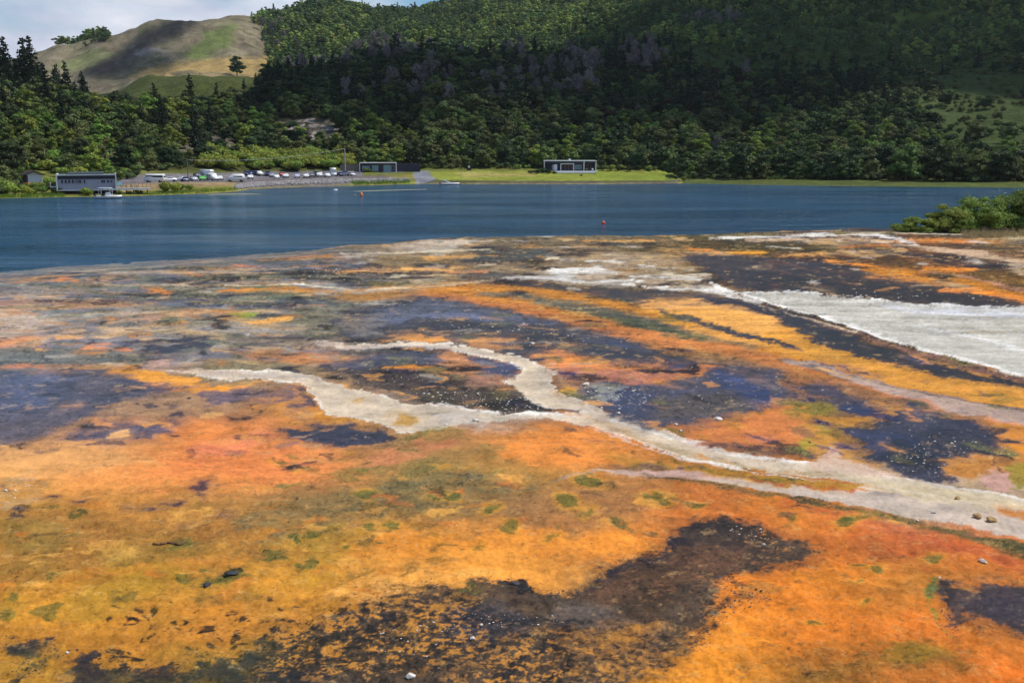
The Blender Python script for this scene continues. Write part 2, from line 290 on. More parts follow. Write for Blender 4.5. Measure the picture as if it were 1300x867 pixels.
Ln([(45,443,3),(58,444,2)], YO, a=.9); Ln([(0,466,3),(40,465,4),(60,466,2)], OS, a=.6); Ln([(110,442,4),(140,441,3),(165,445,4)], OS, a=.85)
Ln([(355,437,5),(400,441,3)], TN, a=.3)
# --- upper mid strips
Ln([(425,347,1.5),(470,344,3),(560,340,5),(590,342,2)], YO, a=.8, tex=.9); Ln([(430,322,2),(480,322,2),(560,319,2),(620,317,1.5)], CR, a=.75, w=1); Ln([(440,327,4),(475,324,3)], LG, a=.5)
Ln([(545,329,4),(600,325,3)], YO, a=.6); Ln([(420,357,7),(470,360,7)], DK, a=.7); Ln([(500,352,7),(540,350,6),(570,348,3)], DK, a=.8, tex=.9); Ln([(490,352,2),(518,350,2)], CR, a=.7)
Ln([(470,360,6),(520,360,6),(560,358,2)], OL, a=.6); Ln([(600,338,2),(625,336,2)], CR, a=.7); Ln([(570,346,2),(620,344,3)], OS, a=.6)
Ln([(700,319,5),(745,318,7),(770,318,4)], BR, a=.6); Ln([(690,329,2),(710,327,2)], CR, a=.8); Ln([(715,324,4),(745,324,3)], DK, a=.7); Ln([(742,305.6,1.3),(795,306,2.6),(850,305.4,1)], YO, a=.85, w=1)
Ln([(760,310,3),(820,311,4),(860,313,5)], DK, a=.7); P([(730,345),(780,325),(850,322),(880,332),(890,346),(820,348),(750,345)], TN, a=.6, soft=6, tex=.9)
Ln([(440,369,3),(500,366,4),(540,363,4),(600,360,3)], OC, a=.7); P([(420,373),(500,371),(560,374),(560,378),(420,384)], OC, a=.6, soft=5)
Ln([(450,371,2),(500,366.5,2),(545,363.5,2.2),(590,360.5,2),(640,355.5,3)], CR, a=.8, w=1, tex=.8)
# white sinter sheet in centre right
P([(625,356),(660,347),(720,342),(770,338),(850,342),(890,348),(905,355),(912,363),(940,371),(900,372),(850,369),(800,366),(745,363),(700,358),(640,357)], (184,174,158), a=.9, soft=3, w=1, bleed=False, tex=1.2)
P([(660,352),(700,347),(760,343),(800,343),(770,352),(740,356),(690,355)], (206,206,200), a=.7, soft=3, w=1, bleed=False, tex=1.1)
P([(735,350),(775,349),(765,354),(735,355)], TN, a=.9); P([(840,352),(890,352),(900,362),(850,365),(800,362)], TN, a=.75, soft=4)
for l in ([(640,354,2.5),(700,354,2.5),(740,358,3),(800,356,2),(806,352,2)], [(790,360.5,2),(806,361,2)], [(810,358,2),(815,357,2)], [(800,351,2),(850,353,2),(885,355,2.4)], [(820,364.5,1.5),(850,365.7,2.6)], [(700,344,4),(760,342,5)], [(745,331,2),(785,333,3),(790,334,2)], [(815,337,2),(830,338,3)]): Ln(l, WH, a=.9, w=1, ragk=3)
P([(830,345),(870,341),(895,349),(880,352),(840,350)], CR, a=.6, tex=.8)
# flowing orange / green bands, centre right
P([(545,370),(610,361),(660,362),(720,368),(760,372),(820,388),(860,392),(900,410),(960,430),(1040,455),(1120,478),(1200,496),(1300,520),(1400,540),(1400,560),(1300,545),(1180,510),(1060,476),(960,452),(870,437),(800,428),(740,418),(690,406),(650,396),(600,383),(555,377)], (204,132,50), a=.95, soft=5)
P([(540,375),(620,380),(700,393),(790,412),(880,430),(940,440),(1000,457),(1060,475),(1000,470),(930,452),(850,440),(790,429),(720,420),(680,405),(640,394),(590,383),(545,380)], (208,128,72), a=.8, soft=6)
Ln([(610,372,6),(660,376,9),(720,388,11),(790,402,14),(850,416,17),(900,426,13),(960,438,8)], (98,106,84), a=.9, soft=6, w=2, wet=.7); Ln([(740,396,5),(800,409,8),(860,421,10),(890,428,5)], (84,96,38), a=.7, soft=6)
Ln([(960,432,8),(1020,446,8),(1080,462,6),(1150,480,6),(1230,496,6),(1300,512,8)], (128,122,96), a=.55, soft=5); 
P([(640,358),(700,361),(760,366),(850,370),(920,375),(955,381),(1000,393),(1030,408),(1080,425),(1050,420),(1000,410),(960,398),(900,390),(870,392),(845,397),(800,386),(760,376),(700,367),(650,361)], (72,60,40), a=.95, soft=4, wet=.8)
P([(625,356),(645,355),(665,361),(630,360)], BK, a=.9); P([(730,372),(790,376),(830,388),(800,388),(745,379)], (104,84,48), a=.7, soft=5)
# brighter orange tongue
P([(815,392),(824,382),(860,379),(905,379),(935,386),(985,398),(1000,413),(1060,424),(1100,440),(1160,458),(1220,470),(1300,485),(1400,500),(1400,535),(1300,520),(1200,500),(1120,484),(1030,458),(970,440),(900,428),(860,410),(835,400)], (226,156,66), a=.95, soft=3)
P([(830,385),(880,380),(920,386),(980,398),(1000,415),(950,425),(900,412),(870,402)], YO, a=.85, soft=5); P([(1000,430),(1080,446),(1140,460),(1100,468),(1020,452)], (210,150,60), a=.5, soft=8)
Ln([(1128,466,6),(1150,470,4)], GN, a=.4, soft=5); Ln([(840,396,4),(870,404,6),(900,414,6),(940,425,5),(985,433,6),(1008,440,2)], (56,52,40), a=.95, soft=2.5, w=1, wet=.9); Ln([(930,425,3),(980,431,4),(1005,439,2)], DP, a=.8, w=1); P([(842,392),(862,400),(880,408),(850,408),(836,402)], OL, a=.7)
# dark sheet right of white
P([(870,318),(905,322),(960,326),(1050,332),(1110,345),(1160,352),(1240,368),(1300,384),(1400,400),(1400,420),(1300,394),(1220,388),(1160,385),(1100,377),(1040,374),(980,372),(940,366),(915,354),(895,344),(868,330)], (78,62,58), a=.95, soft=4, wet=.7)
P([(990,322),(1030,322),(1100,332),(1150,352),(1090,350),(1030,345),(1000,335)], (58,50,62), a=.85, soft=4, tex=.9); P([(950,350),(1060,350),(1150,360),(1230,372),(1300,385),(1240,385),(1160,380),(1080,372),(960,368)], (50,40,38), a=.8, soft=4)
for l in ([(930,330,2),(960,332,3),(1000,348,2)], [(1000,336,2),(1040,345,2)], [(1035,355,1),(1060,352,2)]): Ln(l, BR, a=.8, tex=.6)
P([(760,316),(880,306),(1000,306),(1100,312),(1040,318),(960,318),(900,320),(850,322)], (104,84,34), a=.55, soft=5)
Ln([(848,322,6),(880,320,6),(905,323,3)], YO, a=.85, tex=1.0); Ln([(870,315,2),(900,318,3),(920,323,2)], OR, a=.85); Ln([(930,321,5),(965,321,4)], (222,150,48), a=.85); Ln([(925,312,8),(1000,315,9),(1060,317,7)], (88,80,34), a=.8); Ln([(990,325,2),(1045,323,4),(1060,327,3)], YO, a=.8)
Ln([(1050,331,3),(1100,336,4),(1140,345,4),(1180,351,3)], OR, a=.95, w=1); P([(1100,340),(1180,340),(1240,356),(1300,374),(1300,382),(1240,370),(1180,360),(1110,350)], (206,130,36), a=.85, soft=4); Ln([(1200,368,5),(1250,371,6),(1310,381,8),(1400,395,8)], OR, a=.9, w=1)
P([(1060,326),(1130,327),(1190,336),(1240,344),(1170,344),(1110,336)], (104,76,32), a=.75, soft=4); P([(1230,340),(1300,344),(1400,350),(1400,375),(1300,366),(1220,352)], (126,92,34), a=.8, soft=5); P([(1150,322),(1200,324),(1280,330),(1300,338),(1250,342),(1190,334)], (62,54,62), a=.9, soft=3, tex=.8)
Ln([(1180,340,4),(1215,342,6),(1240,343,3)], OR, a=.9); Ln([(1070,313,4),(1130,312,4)], (216,126,50), a=.9); Ln([(1140,305.5,3),(1200,306.5,4),(1270,308,3)], (226,140,66), a=.95, w=1)
P([(1140,310),(1250,310),(1300,318),(1200,314)], (76,66,56), a=.7, tex=.8); Ln([(1220,349,2),(1260,360,2),(1310,371,2.4),(1400,385,3)], PK, a=.7, w=1); Ln([(1170,343,1.5),(1220,351,2)], PK, a=.6, w=1)
P([(1250,308),(1400,306),(1400,312),(1260,313)], (140,108,44), a=.6)
Ln([(905,302.5,2),(960,300.5,3.4),(1050,299,2.8),(1110,300,2.4),(1140,304,2.8),(1165,311,2.6)], WH, a=.9, w=1, ragk=2.5); Ln([(950,305.5,1),(1010,304,1.4),(1080,303,1.8),(1140,310,2.5),(1170,314,3),(1200,318,4),(1240,323,6),(1270,328,5),(1310,335,6),(1400,350,8)], (206,174,140), a=.9, w=1)
Ln([(1060,297.5,1.5),(1140,297.5,2),(1240,299,1.4)], CR, a=.8, w=1); P([(1225,296),(1300,294),(1400,292),(1400,304),(1300,305),(1240,302)], (206,184,140), a=.9, soft=3); Ln([(1282,336,6),(1300,345,8)], TN, a=.8)
# pale sheet at right edge
P([(935,372),(955,371),(1000,372),(1050,373),(1100,378),(1160,386),(1220,389),(1300,391),(1420,395),(1420,520),(1300,481),(1240,462),(1180,448),(1110,428),(1050,407),(1000,392),(965,382)], (196,191,177), a=1, soft=1.5, w=1, ragk=3, wet=.3, bleed=False, rim=((238,236,230), 2.4, .8))
P([(1050,385),(1150,395),(1300,405),(1400,415),(1400,440),(1300,430),(1200,418),(1110,405)], (188,182,164), a=.6, soft=12, tex=1.1); Ln([(1145,410,2),(1200,421,3),(1260,433,3),(1310,448,4)], (228,226,222), a=.7, w=1); Ln([(1130,388,4),(1160,394,6),(1240,396,8),(1300,398,8)], (216,218,226), a=.6, soft=6)
Ln([(905,360,2.5),(912,366,4.5),(925,371,3),(945,375,3.5),(970,382,3),(1010,393,2.6),(1060,409,2.6),(1110,425,2.6),(1160,440,2.6),(1215,454,2.6),(1260,467,3),(1310,482,3.5)], WH, a=1, w=1, ragk=3, soft=1.4)
Ln([(840,368,1.5),(905,369,2.5),(930,376,3),(965,385,2)], WH, a=.95, w=1)
Ln([(975,386.5,2.2),(1010,396.5,1.5),(1060,412,1.8),(1110,428.5,2),(1160,444,2),(1215,459,2),(1260,472,2.4),(1310,487,2.5)], BK, a=.9, w=1, ragk=4, soft=1.2, tex=.8)
Ln([(960,386,2),(1010,401,2.5),(1050,414,5),(1110,432,6),(1160,447,7),(1215,462,6),(1270,477,5),(1310,488,4)], (142,104,90), a=.95, w=1, ragk=3); Ln([(950,383,1.4),(1000,398,1.4),(1060,415,1.4),(1090,423,1)], CR, a=.8, w=1)
P([(880,375),(940,380),(975,390),(1010,402),(1060,421),(1110,438),(1160,453),(1230,471),(1310,493),(1400,515),(1400,535),(1300,488),(1250,486),(1200,478),(1160,468),(1120,461),(1080,450),(1050,440),(1020,425),(1000,414),(985,400),(940,390),(910,384)], (56,48,50), a=.97, soft=2.5, w=2, wet=.85)
Ln([(900,381,6),(950,390,8),(1000,404,6)], (66,54,62), a=.8, wet=.7); P([(1000,403),(1080,428),(1150,450),(1220,472),(1140,460),(1060,436)], (44,38,24), a=.7, soft=6)
# long pinkish channel to the right edge
P([(985,457),(1030,459),(1080,474),(1130,486),(1190,500),(1250,513),(1400,535),(1400,565),(1300,542),(1240,530),(1190,520),(1140,503),(1080,485),(1030,470)], (184,160,146), a=.95, soft=1.5, w=1, ragk=1.5, bleed=False, rim=((120,98,88), 1.3, .6))
Ln([(1040,469,2),(1060,474,2.5),(1078,478,2)], YO, a=.7, w=1); Ln([(1075,476,1.5),(1130,488,1.5),(1190,503,1.5),(1300,522,1.5)], (110,92,88), a=.7, w=1)
Ln([(1195,496,2),(1240,502,2),(1275,502,2)], GN, a=.7, w=1); E(1280,508,14,5, GN, a=.4); Ln([(1000,480,3),(1100,490,4),(1180,515,4),(1240,528,4),(1320,545,5)], OS, a=.6)
# central dark zone; its blue stands for sky reflected in the film
P([(420,408),(450,395),(500,384),(530,378),(580,383),(640,392),(690,404),(740,418),(800,432),(850,447),(880,462),(860,470),(810,468),(770,460),(720,450),(690,458),(640,455),(600,440),(560,436),(520,432),(470,434),(440,430)], (84,79,80), a=.92, soft=6, wet=.8)
P([(470,395),(540,383),(620,390),(680,404),(630,408),(560,402),(500,410),(450,425),(470,405)], (104,106,122), a=.75, soft=5, wet=.9)
Ln([(490,408,3),(540,404,7),(575,399,8),(600,404,6),(650,411,7),(690,412,4)], (100,110,150), a=.75, tex=.9, soft=5, wet=1); Ln([(740,432,4),(790,438,7),(830,445,8),(860,448,5)], (52,62,110), a=.9, tex=.9, soft=4, wet=1)
P([(520,418),(560,405),(640,410),(700,420),(760,440),(700,445),(640,440),(590,425),(560,430)], (62,56,50), a=.75, soft=5, tex=.85); P([(720,440),(790,444),(850,452),(875,462),(850,470),(800,468),(760,458)], (50,46,60), a=.8, soft=4, tex=.9, wet=.9)
P([(440,400),(480,398),(490,412),(460,425),(430,418)], (150,132,110), a=.6, soft=6); Ln([(455,387,3),(475,384,5),(498,384,3)], LG, a=.85, tex=.7); Ln([(440,433,6),(480,430,8)], (76,66,54), a=.85)
P([(482,432),(500,427),(530,425),(545,430),(565,424),(570,430),(550,436),(515,434)], (230,154,70), a=.95, soft=3); P([(585,432),(620,428),(660,430),(645,438),(630,446),(600,442)], (220,150,80), a=.9, soft=3); P([(675,450),(710,446),(740,452),(745,462),(790,466),(840,458),(870,466),(900,466),(940,470),(880,482),(840,490),(780,490),(740,478),(700,466)], (224,140,74), a=.95, soft=3)
P([(700,466),(740,468),(780,470),(850,478),(800,484),(760,484),(720,478)], (190,124,104), a=.8, soft=6); P([(815,460),(850,458),(880,464),(860,472),(820,472)], (92,62,60), a=.85, soft=3, tex=1); P([(815,470),(860,468),(885,462),(870,474),(830,474)], DP, a=.85); Ln([(842,467,2),(862,464,3),(880,460,2)], BL, a=.9, wet=1)
# left of centre dark fan
P([(190,452),(330,436),(400,440),(420,446),(400,452),(300,452)], TN, a=.5, soft=8, tex=.9)
P([(250,456),(262,470),(400,470),(460,474),(505,492),(470,495),(430,490),(400,486)], (150,130,96), a=.25)
P([(395,458),(440,452),(500,446),(560,444),(572,452),(560,458),(520,460),(570,466),(600,475),(640,488),(690,512),(730,522),(690,526),(620,522),(560,514),(510,500),(470,488),(430,474)], (104,92,86), a=.9, soft=5)
P([(405,462),(440,458),(470,452),(505,446),(560,448),(566,462),(520,462),(460,468),(420,468)], (84,82,96), a=.9, soft=4, wet=.9); P([(480,458),(560,462),(572,470),(560,476),(510,482),(470,478),(500,472)], (78,72,82), a=.85, soft=4, tex=.9)
Ln([(492,466,4),(540,468,5),(575,474,3)], (232,146,56), a=.95, w=1); P([(560,446),(600,450),(660,474),(640,486),(590,482),(575,470),(560,462)], (196,136,92), a=.9, soft=4); P([(580,478),(640,476),(620,494),(600,492)], PK, a=.7, soft=5)
P([(590,454),(620,456),(660,460),(668,468),(650,478),(625,476),(600,470),(630,466),(612,462)], (60,60,104), a=.95, soft=2.5, wet=1); E(603,468,7,3, BK, a=.8)
P([(540,484),(620,488),(690,508),(720,522),(650,524),(580,516),(530,504)], (92,84,72), a=.8, soft=5, tex=1); P([(640,505),(700,515),(720,523),(640,523),(600,518)], (62,60,58), a=.7, tex=.8)
Ln([(400,432,3),(450,442,4),(500,436,4)], GY, a=.3)
# orange left of the channel
P([(300,450),(340,446),(420,447),(450,454),(400,462),(350,460)], (214,138,72), a=.85, soft=5, tex=1); Ln([(256,463,3),(280,468,6),(310,468,4)], GG, a=.6); P([(175,458),(200,456),(235,463),(228,472),(190,470)], (216,170,148), a=.8, soft=4, tex=.9)
P([(100,468),(128,464),(158,461),(185,470),(230,478),(270,488),(330,484),(300,496),(240,498),(200,494),(170,482),(140,472)], (236,160,66), a=.95, soft=3); Ln([(195,498,3),(240,492,6),(290,490,4),(320,488,2)], (240,150,54), a=.95); 
P([(60,482),(80,468),(130,470),(170,480),(200,496),(160,510),(110,530),(60,550),(-40,580),(-40,476),(20,470)], (88,90,106), a=.75, soft=9, wet=.95); P([(0,480),(60,470),(100,480),(60,520),(0,520)], (92,100,134), a=.5, soft=12, wet=1); Ln([(20,520,8),(80,515,6)], (96,92,100), a=.4, tex=.8)
P([(95,545),(130,532),(190,542),(222,530),(225,545),(195,556),(130,558),(90,560)], (84,82,104), a=.85, soft=4, tex=1, wet=.9); P([(150,480),(195,486),(240,492),(200,500),(160,495)], (82,80,98), a=.85, soft=4, wet=.8); P([(170,505),(260,500),(330,508),(280,528),(200,532),(130,524)], (186,146,108), a=.7, soft=9); Ln([(185,540,3),(200,536,4),(212,540,2)], (240,166,80), a=.8)
P([(255,498),(320,490),(375,492),(385,505),(390,520),(400,540),(360,530),(320,512),(260,516)], (104,90,112), a=.75, soft=5, wet=.8); P([(290,500),(330,490),(360,492),(350,500),(310,503)], (168,120,60), a=.75, soft=4, tex=.9); P([(275,510),(330,508),(345,518),(300,514)], (60,56,72), a=.7, tex=.8)
P([(320,510),(350,506),(366,515),(375,495),(385,510),(390,520),(420,525),(440,530),(420,548),(380,540),(340,524)], (224,150,56), a=.85, soft=4, tex=1.1); Ln([(380,492,2),(386,505,4),(392,514,5),(370,516,3)], (92,80,92), a=.85, w=1)
P([(355,548),(400,540),(440,538),(460,545),(490,548),(500,562),(460,566),(410,566),(380,560)], (66,66,84), a=.96, soft=4, wet=.85); E(320,555,18,3, (110,92,98), a=.7, soft=6); Ln([(470,553,5),(500,556,3),(510,558,1)], DK, a=.8); Ln([(350,568,3),(375,564,3)], LV, a=.8); P([(430,520),(470,530),(490,540),(470,542),(420,540)], (216,154,72), a=.7, tex=1)
# central cream channel
P([(200,470),(240,468),(300,471),(378,472),(395,474),(420,484),(460,493),(520,511),(560,516),(620,521),(700,524),(745,523),(690,519),(665,505),(650,492),(632,484),(652,480),(665,470),(640,460),(600,452),(560,444),(500,441),(440,446),(400,438),(395,432),(450,437),(520,433),(600,440),(660,450),(680,458),(700,470),(720,470),(705,476),(700,488),(715,500),(740,508),(770,522),(850,548),(900,565),(960,580),(1060,592),(1150,605),(1230,622),(1300,634),(1420,660),(1420,680),(1300,652),(1230,640),(1150,626),(1080,612),(1000,602),(900,590),(840,574),(800,558),(750,542),(700,532),(620,534),(540,548),(510,550),(470,535),(420,530),(405,520),(395,505),(380,488),(330,484),(260,480)], (216,196,168), a=1, soft=1.4, w=1, ragk=2.6, wet=.4, bleed=False, grow=-2.6, rim=((246,238,222), 2.0, .85))
Ln([(196,468,7),(240,470,6),(290,474,4),(320,477,2)], (186,150,124), a=.6, soft=4, w=2); Ln([(396,436,7),(420,438,6),(450,440,4),(480,439,2)], (168,142,124), a=.65, soft=4, w=2); Ln([(700,471,4),(720,469,3)], PK, a=.5)
Ln([(400,478,4),(440,496,7),(500,515,6),(560,521,4),(640,528,3),(740,528,3)], (196,180,158), a=.6, w=1, soft=4); Ln([(690,470,5),(690,495,7),(740,520,6),(770,535,4)], (202,186,164), a=.6, w=1, soft=4)
Ln([(260,474,2),(330,477,3),(385,478,5)], (204,190,178), a=.7, w=1); Ln([(440,444,2),(500,439,3),(560,442,3),(620,449,3)], (190,176,166), a=.7, w=1)
P([(395,476),(420,484),(400,486)], (150,120,100), a=.3); Ln([(535,524,5),(600,528,5),(690,529,3)], (176,160,136), a=.7, w=1)
P([(545,528),(600,524),(690,528),(660,540),(640,548),(600,545)], (196,184,170), a=.8, soft=4, tex=1)
Ln([(558,514,2),(600,520,3),(650,524,3.2),(700,526,3),(742,528,2)], WH, a=.9, w=1, ragk=4); Ln([(755,533,3),(800,552,4),(860,573,5),(950,592,6),(1060,604,6),(1150,618,6),(1250,636,8),(1320,650,8)], (184,160,120), a=.75, w=1, soft=3)
Ln([(640,482,3),(700,460,3),(730,512,3)], CR, a=.2, w=1)
Ln([(775,533,2),(830,549,2.5),(870,560,3),(930,578,2.4),(1000,586,2.4),(1060,594,3),(1150,606,2.2),(1230,621,2.4),(1310,634,2.5)], WH, a=.9, w=1, ragk=5); Ln([(745,540,1),(800,560,1.5),(860,580,1.5),(930,595,2.2),(1010,606,2.4),(1100,620,2),(1170,632,1.5)], WH, a=.8, w=1, ragk=4)
P([(500,526),(520,528),(530,536),(510,538),(498,534)], (200,150,60), a=.8); E(458,507,8,2, (214,170,100), a=.8); P([(705,518),(730,524),(745,530),(700,524)], OC, a=.5)
# right-hand dark pools, sky reflection painted in as blue
P([(720,490),(760,480),(800,492),(860,484),(920,468),(940,462),(975,470),(1000,480),(1000,500),(985,510),(950,520),(900,530),(850,540),(820,545),(780,530),(750,512),(730,505)], (90,86,96), a=.92, soft=5, wet=.85)
P([(770,500),(810,492),(830,505),(822,520),(805,528),(780,525),(765,512)], (52,58,98), a=.85, soft=7, wet=1); P([(830,505),(900,500),(940,505),(945,520),(890,528),(840,530)], (112,102,90), a=.6, soft=8, wet=.5); P([(800,484),(860,490),(900,500),(850,500)], (84,84,120), a=.5, soft=6, wet=1)
P([(725,485),(770,485),(790,500),(770,508),(740,505)], (70,70,58), a=.7, tex=.9); P([(750,488),(790,494),(780,510),(755,504)], (176,176,160), a=.6, tex=.5, ragk=7)
P([(715,492),(725,486),(735,490),(730,500),(712,502)], (222,154,60), a=.9)
P([(905,474),(935,480),(975,496),(990,508),(975,514),(945,504),(915,490)], (44,56,112), a=.95, soft=3, w=1, wet=1); P([(900,470),(930,474),(960,488),(930,486)], (70,80,130), a=.7, soft=5)
P([(935,470),(990,475),(1040,490),(1060,505),(1020,510),(985,498),(950,484)], (140,108,100), a=.7, soft=6, tex=1); P([(1010,488),(1040,486),(1090,500),(1110,512),(1080,518),(1040,505)], (86,78,98), a=.85, soft=4, wet=.9); P([(1058,516),(1085,512),(1110,517),(1124,523),(1100,526),(1065,522)], (40,50,104), a=.97, soft=2, w=1, wet=1)
P([(940,535),(975,516),(1000,518),(1030,540),(1025,560),(980,572),(900,566),(868,556),(880,548),(920,540)], (218,132,74), a=.95, soft=4); P([(890,560),(960,566),(1010,570),(1040,582),(980,580),(920,572)], (104,82,78), a=.85, soft=4, tex=1); P([(900,530),(960,522),(990,516),(960,530),(925,540)], (190,130,60), a=.5)
P([(998,512),(1050,512),(1060,524),(1020,530),(1000,526)], (146,130,56), a=.85, soft=5); Ln([(1020,530,6),(1070,535,8),(1130,525,6),(1135,515,5),(1110,508,4)], (208,144,62), a=.9, soft=4); P([(1020,545),(1040,540),(1060,550),(1070,570),(1100,585),(1050,590),(1035,570)], (200,142,64), a=.85, soft=4); Ln([(1022,555,4),(1028,565,5),(1022,572,4)], LGN, a=.5); E(1045,546,7,4, LGN, a=.6, ang=30)
P([(1075,545),(1110,540),(1150,518),(1145,508),(1200,525),(1260,545),(1300,552),(1278,575),(1220,588),(1200,600),(1215,615),(1180,612),(1140,600),(1105,580),(1090,560)], (72,68,88), a=.97, soft=3, w=2, wet=.95)
P([(1085,550),(1130,548),(1170,560),(1150,580),(1120,582),(1100,568)], (56,62,110), a=.75, soft=6, wet=1); P([(1130,560),(1200,556),(1270,570),(1210,590),(1200,600),(1150,595),(1110,580)], (34,32,42), a=.85, soft=4, tex=1.1); P([(1150,515),(1200,530),(1180,545),(1140,540)], (92,86,104), a=.7, soft=6); P([(1190,556),(1240,560),(1260,568),(1200,568)], (118,100,92), a=.6, tex=.7)
P([(1210,580),(1290,572),(1320,580),(1320,615),(1280,612),(1255,600),(1230,608),(1195,604)], (196,130,62), a=.95, soft=3); P([(1280,548),(1400,560),(1400,590),(1300,575),(1275,565)], (226,142,48), a=.9); P([(1262,598),(1275,600),(1290,625),(1255,622),(1245,610)], (214,166,150), a=.9, soft=3); P([(1275,592),(1300,590),(1320,610),(1295,625),(1280,612)], (150,144,50), a=.7); Ln([(1258,582,2),(1262,592,2),(1270,600,2)], (60,60,60), a=.6)
P([(1045,580),(1058,568),(1068,582),(1100,592),(1130,602),(1100,606),(1040,596)], (214,184,160), a=.9, soft=3); Ln([(1056,558,2),(1060,572,4),(1050,582,4)], (200,150,130), a=.7, soft=4)
# below the channel: second channel
P([(750,597),(800,600),(860,598),(920,603),(990,612),(1060,622),(1110,625),(1200,632),(1300,644),(1420,665),(1420,712),(1300,683),(1230,668),(1150,655),(1080,640),(1000,628),(920,614),(860,606),(800,605)], (202,184,166), a=.98, soft=1.5, w=1, ragk=2, bleed=False, grow=-.6, rim=((226,212,190), 1.6, .6))
P([(780,599),(860,598),(930,604),(900,609),(820,606)], (200,160,146), a=.8, w=1); Ln([(700,610,2),(730,602,3),(760,598,3),(800,600,3)], (176,160,140), a=.65, soft=4, w=1); Ln([(740,592,3),(800,594,6),(850,596,4)], (110,92,80), a=.7, soft=4)
P([(1060,598),(1150,612),(1250,626),(1300,640),(1280,648),(1180,636),(1100,622)], (214,196,160), a=.7, soft=4)
P([(850,590),(900,596),(960,602),(1020,608),(1070,612),(1096,614),(1080,624),(1040,622),(1010,614),(1000,620),(960,612),(900,602)], (190,136,52), a=.95, soft=2, w=1, ragk=3); P([(860,590),(920,600),(980,608),(1030,614),(980,612),(920,603)], (104,108,44), a=.6, tex=1)
Ln([(930,602,1),(960,610,1.3),(992,618,1.3),(1008,613,1.3),(1040,621,1.3),(1085,624,1.2)], (190,92,70), a=.8, w=1)
P([(1262,646),(1290,643),(1400,660),(1400,675),(1310,662),(1285,652)], (220,140,60), a=.9)
Ln([(850,608,3),(920,617,4),(1000,631,6),(1080,645,7),(1150,660,8),(1230,680,10),(1320,706,16)], (112,104,60), a=.9, soft=5, w=1, ragk=4); Ln([(1230,676,6),(1300,694,10)], (86,96,62), a=.7, soft=6)
E(1240,678,12,3, (176,110,80), a=.6); E(1130,628,14,4, (158,146,136), a=.6)
Ln([(1000,638,6),(1100,662,10),(1200,690,14),(1310,718,14)], (196,96,58), a=.75, soft=10); P([(1080,680),(1180,680),(1240,700),(1150,715),(1090,700)], (196,104,56), a=.55, soft=14)
Ln([(820,604,3),(880,612,4),(940,622,5)], (110,94,56), a=.7, soft=4)
# mid foreground greens and tans
P([(300,660),(380,640),(440,630),(510,610),(560,600),(640,602),(700,608),(660,625),(580,640),(510,645),(440,662),(370,680),(310,690)], (112,114,78), a=.72, soft=10, tex=1.3, wet=.6)
P([(440,600),(520,570),(560,575),(620,560),(640,572),(600,590),(520,606)], (140,128,70), a=.6, soft=8, tex=1.2); P([(500,570),(520,555),(545,548),(552,554),(530,570),(510,578)], (110,116,60), a=.8, soft=3)
P([(445,598),(475,578),(515,562),(560,548),(600,550),(560,568),(530,580),(480,592)], (206,132,88), a=.85, soft=3); E(522,569,12,4, (108,114,60), a=.8)
P([(640,560),(700,548),(760,548),(800,565),(780,590),(700,592),(640,580)], (238,146,70), a=.8, soft=10); P([(760,570),(830,580),(900,595),(840,596),(780,590)], (156,132,44), a=.65, soft=6, tex=1.2); E(835,587,10,3, (90,110,50), a=.6)
P([(540,540),(600,545),(600,556),(540,560)], (140,130,64), a=.5, soft=5)
P([(640,640),(720,612),(800,610),(860,618),(800,660),(730,680),(660,670)], (176,124,76), a=.6, soft=12); P([(800,620),(880,614),(960,622),(900,650),(850,640)], (196,112,60), a=.4, soft=10)
for (x, y, rx, ry, a_) in ((720,635,20,13,15),(835,634,24,12,0),(748,650,16,9,-40),(622,645,18,9,-15)): E(x, y, rx, ry, (214,150,52), ang=a_, a=.25, soft=5, w=1)
P([(100,750),(200,715),(240,720),(180,770),(110,795),(60,790)], (150,138,46), a=.45, soft=14); P([(390,690),(440,700),(420,740),(380,745)], (170,140,46), a=.4, soft=12)
P([(0,650),(120,655),(230,670),(320,675),(250,700),(150,715),(60,735),(0,745)], (164,116,58), a=.6, soft=12); P([(0,660),(90,662),(120,672),(60,700),(0,700)], (150,134,66), a=.4, soft=10); Ln([(20,690,2),(50,680,2),(110,668,1.5),(140,660,1)], (120,90,50), a=.6, w=1)
P([(0,610),(30,600),(60,612),(40,640),(20,650),(0,650)], (190,160,120), a=.5, tex=.8); Ln([(0,618,4),(30,621,4),(55,616,2)], (96,86,90), a=.7, tex=.8); Ln([(18,655,5),(28,648,5),(12,656,3)], (84,72,80), a=.85, tex=.9)
P([(240,560),(330,560),(400,575),(420,600),(350,610),(260,600),(200,600)], (244,142,82), a=.6, soft=14); P([(0,570),(100,565),(180,580),(120,600),(40,605),(0,600)], (240,176,108), a=.7, soft=14); P([(240,570),(330,545),(350,550),(300,575),(250,585)], (226,132,100), a=.6, soft=8)
P([(440,760),(480,735),(540,740),(560,755),(500,775)], (244,180,100), a=.7, soft=10); P([(560,700),(640,690),(740,720),(720,755),(640,745),(580,730)], (246,164,72), a=.7, soft=14)
P([(340,690),(430,660),(470,680),(420,700)], (170,146,60), a=.4, soft=10)
Ln([(385,598,5),(420,604,8),(460,600,5)], (140,124,60), a=.5, tex=1)
for i in range(46):
    x = random.uniform(330, 640); y = random.uniform(570, 650); E(x, y, random.uniform(4, 16), random.uniform(1.5, 3.5), random.choice([(110,118,60),(150,130,60),(120,104,60),(214,150,60)]), a=.6, soft=2.5, w=2, ragk=5)
for i in range(40):
    x = random.uniform(980, 1260); y = random.uniform(650, 830); E(x, y, random.uniform(2, 6), random.uniform(1, 2.5), (150,104,44), a=.7, soft=2, w=2, ragk=5)
